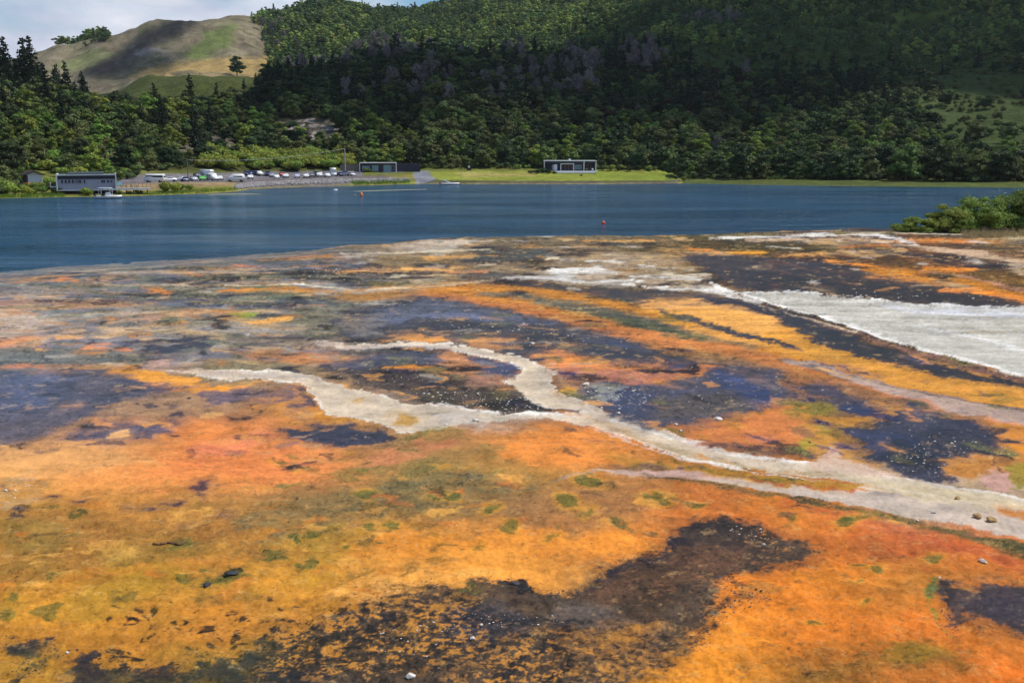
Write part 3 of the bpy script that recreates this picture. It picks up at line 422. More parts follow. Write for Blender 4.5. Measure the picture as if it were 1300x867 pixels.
P([(1085,690),(1180,700),(1190,760),(1130,800),(1080,770)], (196,124,50), a=.5, soft=16, tex=1.3)
# --- foreground dark masses
P([(560,745),(600,742),(640,738),(655,736),(672,748),(700,757),(735,756),(760,738),(782,720),(810,712),(835,708),(850,690),(858,676),(885,664),(920,662),(960,668),(985,680),(1030,690),(1042,704),(1010,710),(980,722),(925,728),(905,745),(900,762),(915,770),(890,790),(880,812),(870,826),(850,840),(820,852),(800,867),(800,900),(380,900),(360,867),(300,850),(330,810),(380,795),(440,780),(500,760)], (98,80,62), a=.95, soft=5, w=2, ragk=9, wet=.5)
P([(790,715),(850,700),(900,690),(960,690),(940,720),(870,740),(810,760),(760,770),(740,755)], (130,88,60), a=.7, soft=12); P([(860,670),(920,662),(985,680),(970,700),(880,690),(850,695)], (62,50,52), a=.85, soft=6, tex=1.2); Ln([(900,666,3),(960,673,5),(1000,688,5),(1036,702,3)], (52,42,32), a=.85, tex=1)
P([(700,800),(760,790),(840,790),(890,800),(850,850),(740,870),(700,850)], (184,122,52), a=.7, soft=12, tex=1.4); P([(330,812),(420,800),(520,780),(560,800),(540,830),(440,850),(340,850)], (124,94,42), a=.7, soft=12, tex=1.3)
P([(480,760),(560,750),(600,770),(560,800),(480,800)], (140,104,60), a=.6, soft=10, tex=1.2); P([(570,770),(640,765),(680,790),(620,815),(560,810)], (88,80,82), a=.7, soft=10, wet=.9); P([(700,770),(780,770),(800,790),(740,800),(690,790)], (128,112,98), a=.6, soft=12, wet=.9)
P([(820,690),(880,740),(840,780),(780,790),(800,740)], (96,70,42), a=.6, soft=14)
Ln([(850,690,6),(845,706,5),(820,712,4),(790,718,8),(765,736,6),(738,752,3)], (54,46,64), a=.9, ragk=10, tex=1.3); Ln([(640,738,3),(655,738,8),(668,748,6),(690,757,3)], BK, a=.9, ragk=8); Ln([(560,742,3),(572,750,7),(590,762,5),(580,775,5)], BK, a=.8, ragk=8, tex=1)
Ln([(500,742,1.5),(520,744,2),(545,747,3)], DB, a=.8, ragk=6, w=1); Ln([(600,792,2),(640,787,4),(700,788,5),(740,790,3)], (40,34,28), a=.8, ragk=8); Ln([(718,792,2),(700,812,4),(670,832,5),(645,850,8),(640,870,8)], (44,40,40), a=.85, ragk=8); Ln([(705,815,3),(720,835,6),(716,850,5),(690,867,5)], (40,34,30), a=.8, ragk=8); Ln([(730,842,2),(780,838,3),(820,828,2)], (60,46,36), a=.7, ragk=6)
Ln([(915,728,6),(940,748,9),(955,742,4),(970,756,8),(925,765,6),(900,786,6),(888,812,6),(885,820,4)], (52,42,44), a=.85, ragk=12, tex=1.3); P([(935,742),(1000,735),(980,750),(950,758)], (176,122,60), a=.6, ragk=6)
P([(1000,708),(1030,712),(980,728),(920,730),(960,716)], (62,50,44), a=.8, ragk=6, tex=1)
P([(10,815),(40,808),(75,822),(100,826),(130,850),(180,848),(240,850),(300,840),(360,845),(400,870),(400,900),(90,900),(80,860),(85,840),(55,828),(30,838)], (52,46,50), a=.85, soft=4, ragk=16, tex=1.05, wet=.8); Ln([(50,832,5),(45,845,6),(20,862,8)], (50,44,50), a=.9, ragk=8, tex=1)
P([(60,845),(80,840),(85,867),(60,880),(40,870)], (176,126,46), a=.7, soft=5)
def speck(pts, cols_, seed, a=.9, soft=40, lo=.002, hi=.02):
    zm = np.clip(sm(-soft, soft, poly_sdf(gU, gV*VS, [(x, y*VS) for x, y in pts])), 0, 1)*a; q1 = adapt(seed, lo, hi, .3); q2 = adapt(seed+1, .0009, .008, .1)
    for (c, t0, t1, sg) in cols_: blend(zm*sm(t0, t1, sg*(q1*.7+q2*.5)), c)
speck([(330,800),(420,765),(520,745),(600,760),(640,800),(600,840),(440,860),(330,860)], [((196,136,52), .1, .5, 1), ((52,46,34), .15, .6, -1)], 141, .85)
speck([(630,810),(760,790),(880,800),(860,860),(700,880),(560,880)], [((206,140,58), .0, .6, 1), ((70,56,40), .3, .8, -1)], 145, .8)
speck([(1020,830),(1200,815),(1215,840),(1040,870)], [((80,60,36), .3, .8, 1)], 149, .6); speck([(790,700),(1000,690),(900,780),(760,780)], [((150,102,70), .2, .9, 1), ((44,36,38), .3, .9, -1)], 151, .6)
speck([(0,600),(450,560),(640,600),(640,760),(0,800)], [((150,112,50), .5, 1.2, 1), ((238,170,90), .5, 1.2, -1)], 155, .45, 60, .003, .03)
speck([(900,640),(1300,690),(1400,900),(850,900)], [((190,112,44), .4, 1.2, 1), ((246,166,74), .5, 1.2, -1)], 159, .45, 60, .003, .03)
spk = adapt(77, .002, .02, .3)*.6
zone = np.clip(sm(-20, 60, poly_sdf(gU, gV*VS, [(140,820*VS),(230,800*VS),(400,760*VS),(470,740*VS),(620,760*VS),(760,790*VS),(800,867*VS),(760,1000*VS),(0,1000*VS),(60,850*VS)])), 0, 1)
blend(sm(.05, .35, spk+.25*f1-.22)*zone*.85, (46,40,36), .7)
blend(sm(.35, .6, spk+.2*f1-.1)*np.clip(sm(-30, 30, poly_sdf(gU, gV*VS, [(180,770*VS),(480,740*VS),(480,800*VS),(180,830*VS)])), 0, 1)*.6, (60,52,40))
P([(1195,745),(1215,740),(1240,748),(1250,740),(1270,738),(1300,748),(1400,760),(1400,830),(1300,810),(1260,790),(1230,780),(1212,800),(1200,790),(1205,765)], (96,72,66), a=.95, soft=5, ragk=9, wet=.7); P([(1230,755),(1290,750),(1400,770),(1400,815),(1300,800),(1250,780)], (74,62,72), a=.85, soft=8, wet=.8); P([(1205,780),(1260,790),(1300,812),(1240,810)], (150,96,52), a=.7, soft=8, tex=1.2); Ln([(1200,742,4),(1210,752,4),(1204,780,3),(1215,804,4)], (56,40,40), a=.75, ragk=6, tex=.9)
Ln([(1188,735,4),(1182,755,5),(1178,770,4),(1190,785,3),(1200,800,4),(1210,808,3)], (146,140,50), a=.85, soft=4, w=1); Ln([(1188,738,3),(1182,758,4)], (104,118,70), a=.7, w=1); Ln([(1176,770,1.5),(1190,795,2),(1202,808,2)], (240,120,60), a=.7, w=1)
P([(1040,820),(1100,812),(1180,810),(1215,826),(1210,845),(1160,850),(1100,856),(1030,870),(990,867),(1000,840)], (150,108,44), a=.8, soft=10, tex=1.4); P([(1000,835),(1050,822),(1120,826),(1090,842),(1020,860)], (96,72,40), a=.6, soft=8, tex=1.2); P([(1130,815),(1190,812),(1212,828),(1180,838),(1120,836)], (146,128,42), a=.5, soft=8)
for (x, y, rx, ry) in ((262,743,10,4),(293,729,14,6)): E(x, y, rx, ry, (44,56,40), a=.95, soft=2, w=1, ang=-8)
for i in range(70):
    x = random.uniform(140, 470); y = random.uniform(765, 850); E(x, y, random.uniform(2, 9), random.uniform(1, 4), (52,44,40), a=.75, soft=2, w=2, ragk=8)
for (x, y, rx, ry) in ((262,618,8,4),(258,628,6,4),(222,637,9,4),(195,645,7,2),(166,643,7,2),(108,635,6,2),(288,653,8,3),(240,665,10,2.5),(60,632,7,2),(380,680,0,0)): 
    if rx: E(x, y, rx, ry, (86,68,84), a=.8, soft=3, w=2, ragk=6, tex=.9)
_C0 = C.copy()
SPOTS = ((622,645,13,6,-15),(648,671,12,10,35),(720,635,15,9,15),(748,612,20,5,10),(748,650,9,5,-40),(835,632,20,8,0),(885,640,12,5,0),(470,668,10,6,-10),(498,665,16,5,3),(523,666,5,2,0),(396,679,8,4,0),(372,680,9,3,-8),(376,686,7,3,0),(360,707,7,3,0),(232,735,12,6,20),(440,692,6,4,0),(15,758,9,6,0),(10,780,13,9,0),(60,778,18,10,0),(1090,716,12,3.5,5),(1112,721,10,4,0),(1094,735,7,3,0),(1097,764,6,3.5,0),(1075,662,14,7,0),(1088,656,20,4,-8),(1185,709,12,4,0),(1032,789,10,3,0),(1009,658,5,2,0),(605,693,10,4,0),(700,683,12,3,-10),(555,628,14,5,0),(466,628,12,5,0),(575,630,10,4,0))
for (x, y, rx, ry, a_) in SPOTS: E(x, y, rx*1.35+2, ry*1.35+1.8, (222,160,54), ang=a_, a=.3, soft=4, w=1)
for (x, y, rx, ry, a_) in SPOTS: E(x, y, rx*.88, ry*1.0+.4, (96,108,46), ang=a_, a=.72, soft=2, w=1, ragk=3)
random.seed(23)
def isles(n, x0, x1, y0, y1, cols_, slope=0, big=1):      # small mats, scattered crusts and stains
    for _ in range(n):
        x = random.uniform(x0, x1); y = random.uniform(y0, y1); k_ = (y-192)/300; E(x, y, random.uniform(4, 18)*big*min(1.2, .5+k_), random.uniform(.7, 2.6)*big*k_+.5, random.choice(cols_), ang=slope+random.gauss(0, 4), a=random.uniform(.5, .9), soft=1.8, w=2, ragk=4)
isles(130, 400, 760, 395, 520, [(50,46,48), (196,140,74), (150,140,124), (226,160,84), (70,74,96), (120,112,70)], 3)
isles(120, 720, 1300, 440, 600, [(52,48,56), (206,140,66), (140,104,84), (226,150,70), (58,66,110), (120,116,60)], 14)
isles(130, 0, 420, 350, 470, [(80,82,92), (206,164,116), (176,168,154), (120,120,96), (196,134,74), (64,60,64)], -3)
isles(110, 600, 1300, 305, 375, [(60,50,46), (206,140,60), (176,150,110), (92,82,40), (226,214,196), (120,74,44)], 2)
isles(60, 0, 420, 480, 600, [(84,78,92), (226,150,84), (196,146,104), (60,54,60), (236,176,106)], -4)
isles(50, 430, 1300, 600, 680, [(120,112,60), (206,120,56), (232,164,80), (96,84,56)], 8)
isles(70, 0, 640, 640, 760, [(150,112,52), (232,170,84), (120,110,52), (206,130,54)], -7, 1.3)
_p = sm(.36, .46, _C0.mean(-1))[..., None]*(gV < 720)[..., None]; C = C*(1-_p)+_C0*_p; del _C0
blend(sm(690, 800, gV)*sm(760, 500, gU)*.22*sm(.1, .2, C.mean(-1)), (240, 150, 62)); blend(sm(-.2, .7, fbm(XX/2.2, YY/2.2, 171, 4))*sm(640, 720, gV)*sm(420, 250, gU)*.28, (132, 140, 58))
# global fine grain
fn = adapt(61, .0008, .006, .1); md = adapt(63, .004, .03, .5); st2 = adapt(65, .003, .04, .5, 3.5, .6)
farw = sm(560, 380, gV)
C *= np.exp((.09+.12*farw)*fn+.13*md+(.10+.16*farw)*st2)[..., None]
_lm = 1-.85*sm(.36, .46, C.mean(-1))*(gV < 720)
def mixc(m, c): m = m*_lm; C[:] = C*(1-m[..., None])+lin(c)*m[..., None]
mixc(sm(.45, 1.1, adapt(67, .0015, .03, .4))*(.30+.25*farw), (92, 80, 50)); mixc(sm(.5, 1.2, adapt(69, .0015, .02, .3))*(.25+.2*farw), (232, 190, 120)); mixc(sm(.6, 1.3, adapt(71, .0008, .006, .1))*.45, (60, 50, 40))
lum0 = C.mean(-1); dkm = sm(.17, .09, lum0); m1 = adapt(81, .0014, .016, .25); m2 = adapt(83, .0008, .006, .1)
kn = .55+.45*farw; mixc(dkm*sm(.2, 1.1, m1)*.40*kn, (132, 104, 76)); mixc(dkm*sm(.1, 1.0, -m1+.3*m2)*.5*kn, (32, 29, 31)); mixc(dkm*sm(1.1, 1.6, m2)*.35*farw, (160, 148, 130))
rdg = adapt(85, .004, .03, .5, 1.6, .8); mixc(sm(.10, .0, np.abs(rdg))*.17*(1-dkm), (112, 78, 44)); rdg = adapt(87, .003, .02, .4, 2.2, .7); mixc(sm(.08, .0, np.abs(rdg))*.18*(1-dkm), (226, 190, 130))
# bright flecks over the dark/pale areas
fl = adapt(95, .0008, .005, .1)-.25
lum = C.mean(-1); pale = sm(395, 430, gV)*sm(640, 560, gV)*sm(380, 450, gU)
blend(sm(.78, .95, fl)*pale*.6*sm(.25, .08, lum), (216,206,186))
blend(sm(.7, .9, -fl)*.5*sm(.3, .12, lum), (36,32,34))
# height
edgeV = np.interp(gU, [e[0] for e in EDGE], [e[1] for e in EDGE])+3.2*np.clip(f4, -1, 1)*sm(500, 300, gU)*.5+1.1*f1
_cy = (433.5-edgeV)/F; Yedge = (0-HC)/(-ST+_cy*CT)*(CT+_cy*ST)
dl = Yedge-YY
steep = sm(350, 600, gU)                       # low bank on the right, a soft ramp on the left
ramp = np.where(dl > 0, .5*sm(0, 14*(1-steep)+1.2*steep+.01, dl), 0)
Z = np.where(dl > 0, ramp, np.maximum(-3, dl*.12*(1+3*steep)))
chm = np.clip(WET, 0, 1)
Z = Z+np.where(dl > 0, 1, .2)*(.05*f4+.022*f1+.012*f2*near+.05*np.clip(RIMH, -.5, 1)*np.clip(DD/30, .8, 3))*sm(-2, 6, dl)*(1.1-.8*chm)
Z = Z+.18*sm(960, 1150, gU)*sm(310, 297, gV)*(dl > 0)
shal = np.maximum(sm(9, 1, dl), .75*sm(26, 2, dl+7*f3))*sm(600, 300, gU); C = C*(1-.45*shal[..., None])+lin((96,104,104))*.45*shal[..., None]; WET = np.maximum(WET, shal)
ALB = .78
lm = C.mean(-1, keepdims=True); C = C*np.clip(lm/.16, .3, 1)**.55*np.clip(lm/.30, .5, 1.4)**.18; C = np.clip(C*ALB, .004, .9)
sat = C.mean(-1, keepdims=True); C = np.clip(sat+(C-sat)*1.04, .003, .9)
V = np.stack([XX, YY, Z], -1).reshape(-1, 3); nr, nc = XX.shape
ii = (np.arange(nr-1)[:, None]*nc+np.arange(nc-1)[None, :]).ravel()
quads = np.stack([ii+nc, ii+nc+1, ii+1, ii], -1)
def zrow(x, y):  # terrace height lookup (nearest vertex)
    r = np.argmin(np.abs(Yr-y)); c = np.argmin(np.abs(cols-x/max(Yr[r], W0))); return float(Z[r, c])
me = mesh_np('sinter_terrace', V, quads)
def put_color(me, name, C):
    a = me.color_attributes.new(name, 'FLOAT_COLOR', 'POINT'); a.data.foreach_set('color', np.concatenate([C.reshape(-1, 3), np.ones((C.size//3, 1))], 1).astype(np.float32).ravel())
def put_float(me, name, A):
    a = me.attributes.new(name, 'FLOAT', 'POINT'); a.data.foreach_set('value', A.astype(np.float32).ravel())
put_color(me, 'mineral', C); put_float(me, 'wet', np.clip(WET, 0, 1))
m, t, b = newmat('mineral_mats'); l = t.links.new
ca = N(t, 'ShaderNodeAttribute', attribute_name='mineral'); wa = N(t, 'ShaderNodeAttribute', attribute_name='wet')
tx = N(t, 'ShaderNodeTexCoord'); n1 = N(t, 'ShaderNodeTexNoise'); n1.inputs['Scale'].default_value = 9; n1.inputs['Detail'].default_value = 8; n1.inputs['Roughness'].default_value = .7
n2 = N(t, 'ShaderNodeTexNoise'); n2.inputs['Scale'].default_value = 1.3; n2.inputs['Detail'].default_value = 8; n2.inputs['Roughness'].default_value = .65
r1 = N(t, 'ShaderNodeMapRange'); r1.inputs[1].default_value = .25; r1.inputs[2].default_value = .75; r1.inputs[3].default_value = .86; r1.inputs[4].default_value = 1.14
r2 = N(t, 'ShaderNodeMapRange'); r2.inputs[1].default_value = .25; r2.inputs[2].default_value = .75; r2.inputs[3].default_value = .88; r2.inputs[4].default_value = 1.12
mm = N(t, 'ShaderNodeMath', operation='MULTIPLY'); vm = N(t, 'ShaderNodeVectorMath', operation='SCALE')
l(tx.outputs['Object'], n1.inputs['Vector']); l(tx.outputs['Object'], n2.inputs['Vector']); l(n1.outputs[0], r1.inputs[0]); l(n2.outputs[0], r2.inputs[0]); l(r1.outputs[0], mm.inputs[0]); l(r2.outputs[0], mm.inputs[1])
l(ca.outputs['Color'], vm.inputs[0]); l(mm.outputs[0], vm.inputs['Scale']); l(vm.outputs[0], b.inputs['Base Color'])
rr = N(t, 'ShaderNodeMapRange'); rr.inputs[1].default_value = .3; rr.inputs[2].default_value = 1; rr.inputs[3].default_value = .75; rr.inputs[4].default_value = .26; l(wa.outputs['Fac'], rr.inputs[0]); l(rr.outputs[0], b.inputs['Roughness'])
bs = N(t, 'ShaderNodeMapRange'); bs.inputs[1].default_value = .3; bs.inputs[2].default_value = 1; bs.inputs[3].default_value = .4; bs.inputs[4].default_value = .10; l(wa.outputs['Fac'], bs.inputs[0])
bu = N(t, 'ShaderNodeBump'); bu.inputs['Distance'].default_value = .08; l(bs.outputs[0], bu.inputs['Strength']); l(n1.outputs[0], bu.inputs['Height']); l(bu.outputs[0], b.inputs['Normal'])
sp = N(t, 'ShaderNodeMapRange'); sp.inputs[1].default_value = .2; sp.inputs[2].default_value = 1; sp.inputs[3].default_value = .12; sp.inputs[4].default_value = .30; l(wa.outputs['Fac'], sp.inputs[0]); l(sp.outputs[0], b.inputs['Specular IOR Level'])
terr = link('ground', me, m); tag(terr, 'orange, ochre and grey mineral terrace with pale channels running to the lake', kind='structure')
del V, quads

# ------------------------------------------------------------------ lake
bm = bmesh.new(); bmesh.ops.create_grid(bm, x_segments=8, y_segments=8, size=.5); me = bpy.data.meshes.new('lake'); bm.to_mesh(me); bm.free()
for v in me.vertices: v.co = (v.co.x*3200, 40+(v.co.y+.5)*760, 0)
m, t, b = newmat('lake_water'); l = t.links.new
b.inputs['Base Color'].default_value = (.001, .052, .112, 1); b.inputs['Specular IOR Level'].default_value = .5; b.inputs['Roughness'].default_value = .16; b.inputs['IOR'].default_value = 1.33
tx = N(t, 'ShaderNodeTexCoord')
def wave(scale, sx, sy, det, dist, prev=None, k=1.0):
    mp_ = N(t, 'ShaderNodeMapping'); mp_.inputs['Scale'].default_value = (sx, sy, 1); mp_.inputs['Rotation'].default_value = (0, 0, .25); n_ = N(t, 'ShaderNodeTexNoise'); n_.inputs['Scale'].default_value = scale; n_.inputs['Detail'].default_value = det; n_.inputs['Roughness'].default_value = .6
    u_ = N(t, 'ShaderNodeBump'); u_.inputs['Distance'].default_value = dist; l(tx.outputs['Object'], mp_.inputs[0]); l(mp_.outputs[0], n_.inputs['Vector']); l(n_.outputs[0], u_.inputs['Height'])
    if prev is not None: l(prev.outputs[0], u_.inputs['Normal'])
    return u_
w2 = N(t, 'ShaderNodeTexNoise'); w2.inputs['Scale'].default_value = .03; w2.inputs['Detail'].default_value = 5; mp2 = N(t, 'ShaderNodeMapping'); mp2.inputs['Scale'].default_value = (.45, 1.6, 1)
mr = N(t, 'ShaderNodeMapRange'); mr.inputs[1].default_value = .40; mr.inputs[2].default_value = .60; mr.inputs[3].default_value = .06; mr.inputs[4].default_value = 1.0
l(tx.outputs['Object'], mp2.inputs[0]); l(mp2.outputs[0], w2.inputs['Vector']); l(w2.outputs[0], mr.inputs[0])
u1 = wave(.9, 1, 1.25, 5, .9); u2 = wave(.24, .5, 1.3, 4, 4.5, u1)
for u_ in (u1, u2): l(mr.outputs[0], u_.inputs['Strength'])
l(u2.outputs[0], b.inputs['Normal'])
lake = link('lake', me, m); tag(lake, 'rippled dark blue lake between the terrace and the far shore', kind='structure')

# ------------------------------------------------------------------ far land
SHORE = [(-900, 262), (-400, 258), (0, 252), (76, 250.5), (150, 249.3), (190, 248.3), (260, 246), (296, 243.5), (312, 241), (345, 239), (400, 237), (470, 235.5), (530, 233.6), (600, 234), (760, 234), (860, 233), (1000, 235.5), (1130, 237), (1300, 238.5), (1800, 243), (2400, 248)]
PROF = {
 -500: [(8,251),(30,236),(70,200),(130,140),(200,100),(300,85),(500,80),(800,80),(1200,100)],
 0: [(4,250),(30,240),(65,214),(105,175),(150,138),(200,112),(228,104),(300,112),(480,110),(700,92),(900,80),(1300,78)],
 100: [(4,248),(28,238),(60,222),(100,192),(150,158),(200,138),(240,130),(290,134),(400,134),(540,112),(650,78),(735,52),(880,62),(1300,90)],
 150: [(4,247),(30,236),(60,224),(100,192),(150,160),(200,140),(250,130),(310,132),(420,118),(520,106),(620,76),(740,39),(880,50),(1300,90)],
 200: [(4,246),(22,235),(58,229),(70,220),(100,202),(150,168),(210,142),(260,134),(330,128),(400,100),(425,90),(470,100),(560,88),(660,52),(745,24),(880,36),(1300,80)],
 250: [(4,242),(22,234),(58,229),(76,220),(105,202),(150,168),(210,138),(270,128),(340,118),(395,94),(425,89),(470,102),(560,86),(660,50),(745,24),(880,34),(1300,70)],
 310: [(3,238),(14,233),(70,226),(85,218),(110,200),(160,160),(215,128),(280,114),(340,110),(395,98),(430,97),(480,102),(600,68),(730,26),(890,18),(1150,34)],
 430: [(3,232),(12,228),(60,223),(75,214),(100,196),(140,162),(190,128),(250,102),(300,94),(380,108),(500,92),(700,48),(900,14),(1200,24)],
 560: [(3,230),(16,226),(50,219),(66,213),(105,180),(170,126),(230,92),(300,72),(380,86),(530,68),(740,34),(940,10),(1200,18)],
 700: [(3,230),(10,228),(55,218),(75,210),(120,184),(200,134),(280,94),(340,82),(420,90),(530,64),(730,24),(940,-4),(1200,0)],
 850: [(3,230),(10,229),(45,221),(65,211),(115,184),(210,128),(310,88),(410,60),(510,36),(620,12),(770,-18),(970,-42)],
 1000: [(3,233),(14,229),(60,219),(110,192),(230,132),(380,82),(530,32),(680,-8),(980,-62)],
 1150: [(3,235),(16,230),(58,216),(118,188),(218,146),(300,116),(400,92),(550,38),(700,-10),(1000,-72)],
 1300: [(3,236),(20,230),(65,213),(115,190),(195,152),(275,118),(355,94),(475,52),(615,5),(1015,-90)],
 2100: [(6,238),(40,220),(90,190),(200,130),(350,80),(600,10),(1000,-80)]}
SC = np.concatenate([np.linspace(-2400, -160, 60)[:-1], np.linspace(-160, 1460, 620), np.linspace(1460, 3800, 60)[1:]])
DR = np.concatenate([np.linspace(195, 215, 8)[:-1], np.linspace(215, 400, 210)[:-1], np.linspace(400, 720, 150)[:-1], np.linspace(720, 1450, 170)[:-1], np.linspace(1450, 6000, 30)])
keys = sorted(PROF); prof_z = []
def dshore(s):
    py = np.interp(s, [a for a, _ in SHORE], [b_ for _, b_ in SHORE]); cy = (433.5-py)/F; return -HC/(-ST+cy*CT)*(CT+cy*ST)
def smooth_interp(x, xp, fp): return np.interp(x, xp, fp)
REL = np.concatenate([np.linspace(-140, 0, 15)[:-1], np.linspace(0, 480, 400), np.linspace(482, 1300, 300), np.linspace(1320, 6200, 30)])
tab = []
for k in keys:
    ds = float(dshore(k)); p = PROF[k]; rd = [-140, -30, 0]+[r for r, _ in p]; zz = [-9, -2.5, -.02]+[float(zat(ds+r, y)) for r, y in p]
    rd.append(2600); zz.append(zz[-1]*.75+20); rd.append(6200); zz.append(60)
    z = np.interp(REL, rd, zz)
    for _ in range(2):
        kz = np.convolve(np.pad(z, 6, 'edge'), np.ones(13)/13, 'valid'); w = sm(20, 110, REL); z = z*(1-w)+kz*w
    tab.append(z)
tab = np.array(tab)
def land_z(s, d):
    s = np.asarray(s, float); d = np.asarray(d, float); r = d-dshore(s)
    k = np.clip(np.interp(s, keys, np.arange(len(keys))), 0, len(keys)-1.0001); i = k.astype(int); f = k-i; f = f*f*(3-2*f)*.6+f*.4
    j = np.clip(np.interp(r, REL, np.arange(len(REL))), 0, len(REL)-1.0001); jj = j.astype(int); g_ = j-jj
    g0 = tab[i, jj]*(1-g_)+tab[i, jj+1]*g_; g1 = tab[i+1, jj]*(1-g_)+tab[i+1, jj+1]*g_; z = g0*(1-f)+g1*f
    x = (s-650)/1322*d
    bh = 1-.8*sm(650, 720, d)*sm(345, 325, s); rough = fbm(x/70, d/70, 201, 5, .5)*sm(70, 260, r)*5*bh*(1+.9*sm(750, 900, d)*sm(340, 420, s))+fbm(x/16, d/16, 203, 4, .5)*sm(60, 130, r)*1.2+fbm(x/9, d/9, 205, 3)*.12*sm(0, 10, r)
    gul = -np.abs(fbm(x/60+d/190, d/260, 211, 4, .55))*6*sm(660, 740, d)*sm(420, 330, s)*sm(40, 120, s)
    return z+rough+gul
SS, DG = np.meshgrid(SC, DR); ZG = land_z(SS, DG); XG = (SS-650)/1322*DG
def land_at(x, y): return float(land_z(np.array([650+1322*x/y]), np.array([y]))[0])
def hit(px, py, d0=205, d1=1400):
    d = np.linspace(d0, d1, 2400); z = land_z(np.full_like(d, px), d); zr = zat(d, py); k = np.argmax(z > zr)
    if not (z > zr).any(): k = len(d)-1
    cy = (433.5-py)/F; tt = d[k]/(CT+cy*ST); return (px-650)/F*tt, float(d[k]), float(z[k])
PU_, PV_ = project(XG, DG, ZG)
n1_ = fbm(XG/14, DG/14, 301, 5, .6); n2_ = fbm(XG/3, DG/3, 303, 4, .6); n3_ = fbm(XG/50, DG/50, 305, 4); n4_ = fbm(XG/9+DG/30, DG/60, 307, 5, .6)
CL = np.zeros(XG.shape+(3,))+lin((66, 70, 40)); relG = DG-dshore(SS)
def gp(pts, c, a=1, soft=3, d0=0, d1=5000, w=4, nn=None, tex=None):
    s = poly_sdf(PU_, PV_, pts)+(n1_ if nn is None else nn)*w; mk = sm(-soft, soft, s)*a*(DG >= d0)*(DG <= d1)
    if tex is not None: mk = mk*sm(tex, tex+.35, n2_*.5+n4_*.6)
    CL[:] = CL*(1-mk[..., None])+lin(c)*mk[..., None]
def gd(maskf, c, a=1): mk = (np.clip(maskf, 0, 1)*a)[..., None]; CL[:] = CL*(1-mk)+lin(c)*mk
# near shelf: general grass, gravel, lawn
shelf = sm(100, 60, relG); gd(shelf, (128, 132, 62))
gd(sm(3.5, 1, relG+n2_*.6)*1.0, (176, 172, 78)); gd(sm(.8, 0, relG), (150, 140, 100))
gp([(-80,252),(78,252),(78,246),(-80,244)], (150,156,70), a=.8, d1=300, w=1)
gp([(150,236),(300,232),(460,227),(460,216),(300,220),(180,222),(150,228)], (142,136,140), a=1, soft=2, d1=420, w=1)           # car park gravel
gp([(150,243),(180,243),(240,238),(300,237),(300,231),(180,233),(150,236)], (190,160,116), a=.9, soft=2, d1=330, w=1.2); gp([(190,243),(240,241),(290,242),(300,238),(230,238)], (150,156,60), a=.8, d1=330)
gp([(300,240),(350,238),(470,234),(500,230),(500,222),(300,229)], (138,128,124), a=.95, soft=1.5, d1=360, w=1)
gp([(445,234),(520,233),(520,229),(445,231)], (128,168,40), a=.9, d1=360, w=1, soft=1.2)
gp([(500,230),(530,228),(528,222),(490,223)], (160,150,74), a=.9, d1=380, w=1)
gp([(524,218),(545,217),(556,226),(545,233),(528,233)], (150,152,160), a=1, soft=1, d1=400, w=.5)                              # ramp
gp([(545,218),(700,216),(860,218),(866,226),(860,230),(560,230),(548,224)], (160,168,66), a=1, soft=1.5, d1=420, w=1); gp([(580,220),(680,219),(680,223),(590,225)], (196,176,106), a=.8, d1=420, w=2)
gp([(540,233),(860,233),(860,230.4),(545,230.4)], (120,108,96), a=.95, soft=.6, d1=345, w=.3)
gp([(745,219),(850,220),(856,228),(770,229)], (140,158,56), a=.7, d1=420)
gp([(866,234),(1000,236),(1300,239),(1500,242),(1500,232),(1300,231),(1000,228),(870,226)], (98,110,54), a=1, d1=350, soft=1, w=1)
# hillside clearings
gp([(1190,205),(1180,172),(1150,142),(1120,122),(1160,100),(1300,80),(1600,70),(1600,215),(1250,205)], (92,108,54), a=.9, d0=360, d1=700, soft=5, w=9)
gp([(980,100),(1100,84),(1300,78),(1300,84),(1100,92),(990,110)], (150,130,92), a=.8, d0=450, w=6)
gp([(850,60),(1000,20),(1300,0),(1500,60),(1300,84),(1000,100),(900,110)], (96,110,58), a=.8, d0=500, soft=8, w=10)
gp([(1040,142),(1080,140),(1100,148),(1060,150)], (176,150,110), a=.9, w=2)
gp([(320,205),(400,200),(560,190),(690,170),(690,213),(560,214),(400,212)], (96,112,48), a=.8, d0=350, d1=440); gp([(620,185),(760,180),(760,208),(640,208)], (96,104,44), a=.8, d0=350, d1=470)
gp([(648,178),(690,180),(700,204),(660,206)], (128,96,66), a=.6, d0=350, w=3)
gp([(130,200),(60,215),(170,222),(210,214),(230,190),(150,185)], (130,126,76), a=.6, d0=250, d1=350)
gp([(215,190),(250,165),(290,170),(300,190),(250,200)], (134,124,108), a=.85, d0=280, d1=430, w=6)
gp([(345,178),(352,153),(390,152),(428,156),(428,176),(390,182)], (206,190,176), a=1, d0=330, d1=480, soft=2, w=5, tex=-.45)
gp([(435,168),(452,164),(455,174)], (180,170,160), a=.9, d0=330, d1=480)
_rk = (poly_sdf(PU_, PV_, [(340,184),(348,148),(434,148),(434,182)]) > 0)*(DG > 330)*(DG < 480)
gd(_rk*sm(.05, .35, fbm(XG/2.2, DG/14, 341, 4, .6)), (96, 84, 74), .75); gd(_rk*sm(.2, .5, fbm(XG/6, DG/6, 343, 4, .6)), (74, 78, 46), .8)
# knoll
gp([(130,100),(170,88),(230,84),(320,88),(330,118),(250,128),(180,124),(120,112)], (128,134,66), a=1, d0=540, d1=705, soft=4, w=3)
